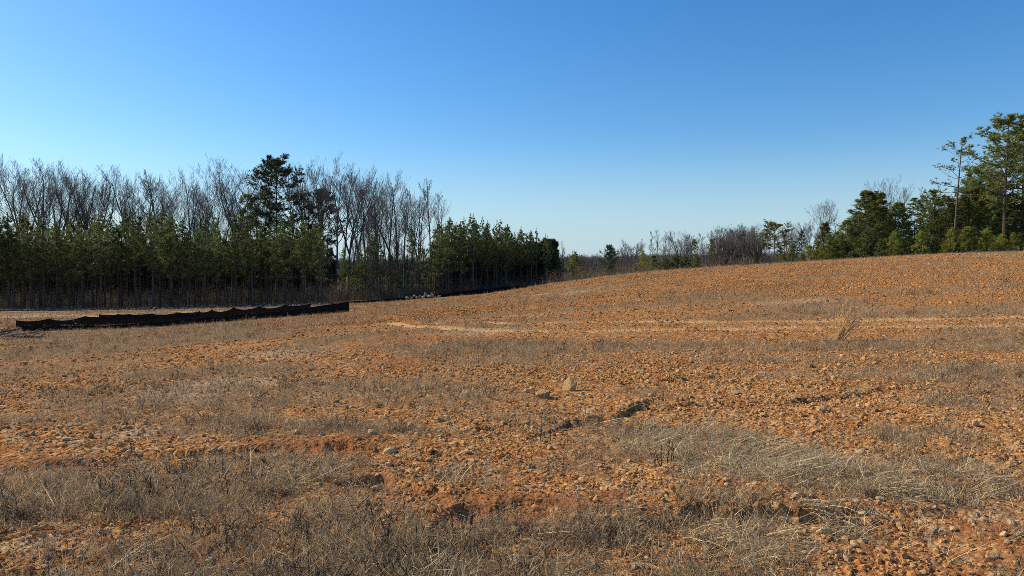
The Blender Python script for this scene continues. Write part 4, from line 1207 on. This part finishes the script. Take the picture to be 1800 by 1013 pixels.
# ------------------------------------------------------------------ deep wood and brush (uncountable)
def joined(protos, nm):
    out = []
    for tr, cr, H in protos:
        me = bpy.data.meshes.new(nm)
        nv = len(tr.vertices); a_ = np.empty(nv * 3, np.float32); tr.vertices.foreach_get('co', a_)
        nc = len(cr.vertices); b_ = np.empty(nc * 3, np.float32); cr.vertices.foreach_get('co', b_)
        fs = [tuple(p_.vertices) for p_ in tr.polygons] + [tuple(v_ + nv for v_ in p_.vertices) for p_ in cr.polygons]
        me.from_pydata(np.concatenate([a_, b_]).reshape(-1, 3).tolist(), [], fs)
        me.materials.append(tr.materials[0]); me.materials.append(cr.materials[0])
        me.polygons.foreach_set('material_index', [0] * len(tr.polygons) + [1] * len(cr.polygons))
        out.append(me)
    return out
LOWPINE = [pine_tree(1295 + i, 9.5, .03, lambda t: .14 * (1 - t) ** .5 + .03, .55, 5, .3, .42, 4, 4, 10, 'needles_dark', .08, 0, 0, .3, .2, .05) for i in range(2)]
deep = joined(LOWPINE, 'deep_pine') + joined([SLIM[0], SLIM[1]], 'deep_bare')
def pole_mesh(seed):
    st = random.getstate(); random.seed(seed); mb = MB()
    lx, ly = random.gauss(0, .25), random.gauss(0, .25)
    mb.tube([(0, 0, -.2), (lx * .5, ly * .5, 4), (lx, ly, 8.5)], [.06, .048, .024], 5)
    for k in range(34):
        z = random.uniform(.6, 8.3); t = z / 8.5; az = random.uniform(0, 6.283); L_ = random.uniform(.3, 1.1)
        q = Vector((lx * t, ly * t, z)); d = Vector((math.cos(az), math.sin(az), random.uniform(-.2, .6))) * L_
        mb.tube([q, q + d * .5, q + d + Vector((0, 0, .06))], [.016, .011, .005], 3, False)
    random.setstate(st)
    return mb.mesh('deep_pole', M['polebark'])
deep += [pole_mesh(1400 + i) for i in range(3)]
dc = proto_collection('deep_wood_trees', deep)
x, y, s_, ix = [], [], [], []
for i in range(300):
    px = rt.uniform(-160, 585); D = rt.uniform(106, 134); x.append(on_px(px, D)); y.append(D); s_.append(rt.uniform(.8, 1.05)); ix.append(0 if rt.random() < .45 else 1)
for i in range(150):
    px = rt.uniform(780, 975); D = rt.uniform(114, 135) + (px - 760) * .05; x.append(on_px(px, D)); y.append(D); s_.append(rt.uniform(.7, .95)); ix.append(0 if rt.random() < .5 else 1)
for i in range(160):
    px = rt.uniform(-120, 790); D = rt.uniform(120, 165); x.append(on_px(px, D)); y.append(D); s_.append(rt.uniform(.5, .9)); ix.append(2 if rt.random() < .5 else 3)
for i in range(330):
    px = rt.uniform(-120, 780); D = (92.5 if px < 580 else 97 + (px - 580) * .04) + 16 * rt.random(); x.append(on_px(px, D)); y.append(D); s_.append(rt.uniform(.5, 1.0)); ix.append(4 + i % 3)
for i in range(130):
    px = rt.uniform(770, 972); D = 102 + (px - 760) * .085 + 16 * rt.random(); x.append(on_px(px, D)); y.append(D); s_.append(rt.uniform(.45, .85)); ix.append(4 + i % 3)
x, y, s_ = np.array(x), np.array(y), np.array(s_)
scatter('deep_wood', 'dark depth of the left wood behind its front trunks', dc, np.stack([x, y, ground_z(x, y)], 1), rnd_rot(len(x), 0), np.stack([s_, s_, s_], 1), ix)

def brush_mesh(seed, n, h, w):
    st = random.getstate(); random.seed(seed); mb = MB()
    for _ in range(n):
        p = Vector((random.gauss(0, w), random.gauss(0, w), -.05))
        d = Vector((random.gauss(0, .25), random.gauss(0, .25), 1)).normalized(); L_ = h * random.uniform(.4, 1)
        mb.blade(p, d * L_, .014, .05, 2)
        for k in range(6):
            q = p + d * L_ * random.uniform(.2, .95)
            mb.blade(q, Vector((random.gauss(0, 1), random.gauss(0, 1), random.uniform(0, 1.2))).normalized() * L_ * random.uniform(.12, .35), .009, .05, 1)
    random.setstate(st)
    return mb.mesh('brush', M['brush'])
bcol = proto_collection('brush_sources', [brush_mesh(1300 + i, 18, 3.6, .6) for i in range(4)])
x, y, s_ = [], [], []
for i in range(1900):
    px = rt.uniform(-120, 985)
    D0 = 92 if px < 580 else 95 + (px - 580) * .05
    D = D0 + 1 + 26 * rt.random() ** 1.6; x.append(on_px(px, D)); y.append(D); s_.append(rt.uniform(.2, 1.0) ** 1.5 * (1.1 if 580 < px < 780 else 1.0))
for i in range(420):
    px = rt.uniform(960, 1420); D = rt.uniform(98, 135); x.append(on_px(px, D)); y.append(D); s_.append(rt.uniform(.5, 1.1))
for i in range(200):
    px = rt.uniform(1400, 1840); D = rt.uniform(92, 108); x.append(on_px(px, D)); y.append(D); s_.append(rt.uniform(.4, .9))
x, y, s_ = np.array(x), np.array(y), np.array(s_)
scatter('undergrowth', 'leafless brown undergrowth on the woodland floor', bcol, np.stack([x, y, ground_z(x, y)], 1), rnd_rot(len(x), .05), np.stack([s_ * 1.2, s_ * 1.2, s_], 1), np.random.randint(0, 4, len(x)))

# far wood across the valley
fcol = proto_collection('far_wood_trees', joined([ROUND[0], ROUND[1], SLIM[2], PLANT[1]], 'far_wood_tree'))
n = 1500
az = np.radians(np.random.uniform(-44, 44, n)); r_ = np.random.uniform(315, 440, n)
x, y = r_ * np.sin(az), r_ * np.cos(az)
ix = np.random.choice(4, n, p=[.4, .4, .1, .1]); hh = np.array([1.0, 1.0, .7, .9])[ix] * np.random.uniform(.8, 1.08, n)
scatter('far_wood', 'grey leafless far wood filling the valley gap', fcol, np.stack([x, y, ground_z(x, y)], 1), rnd_rot(n, 0), np.stack([hh * 1.2, hh * 1.2, hh], 1), ix)
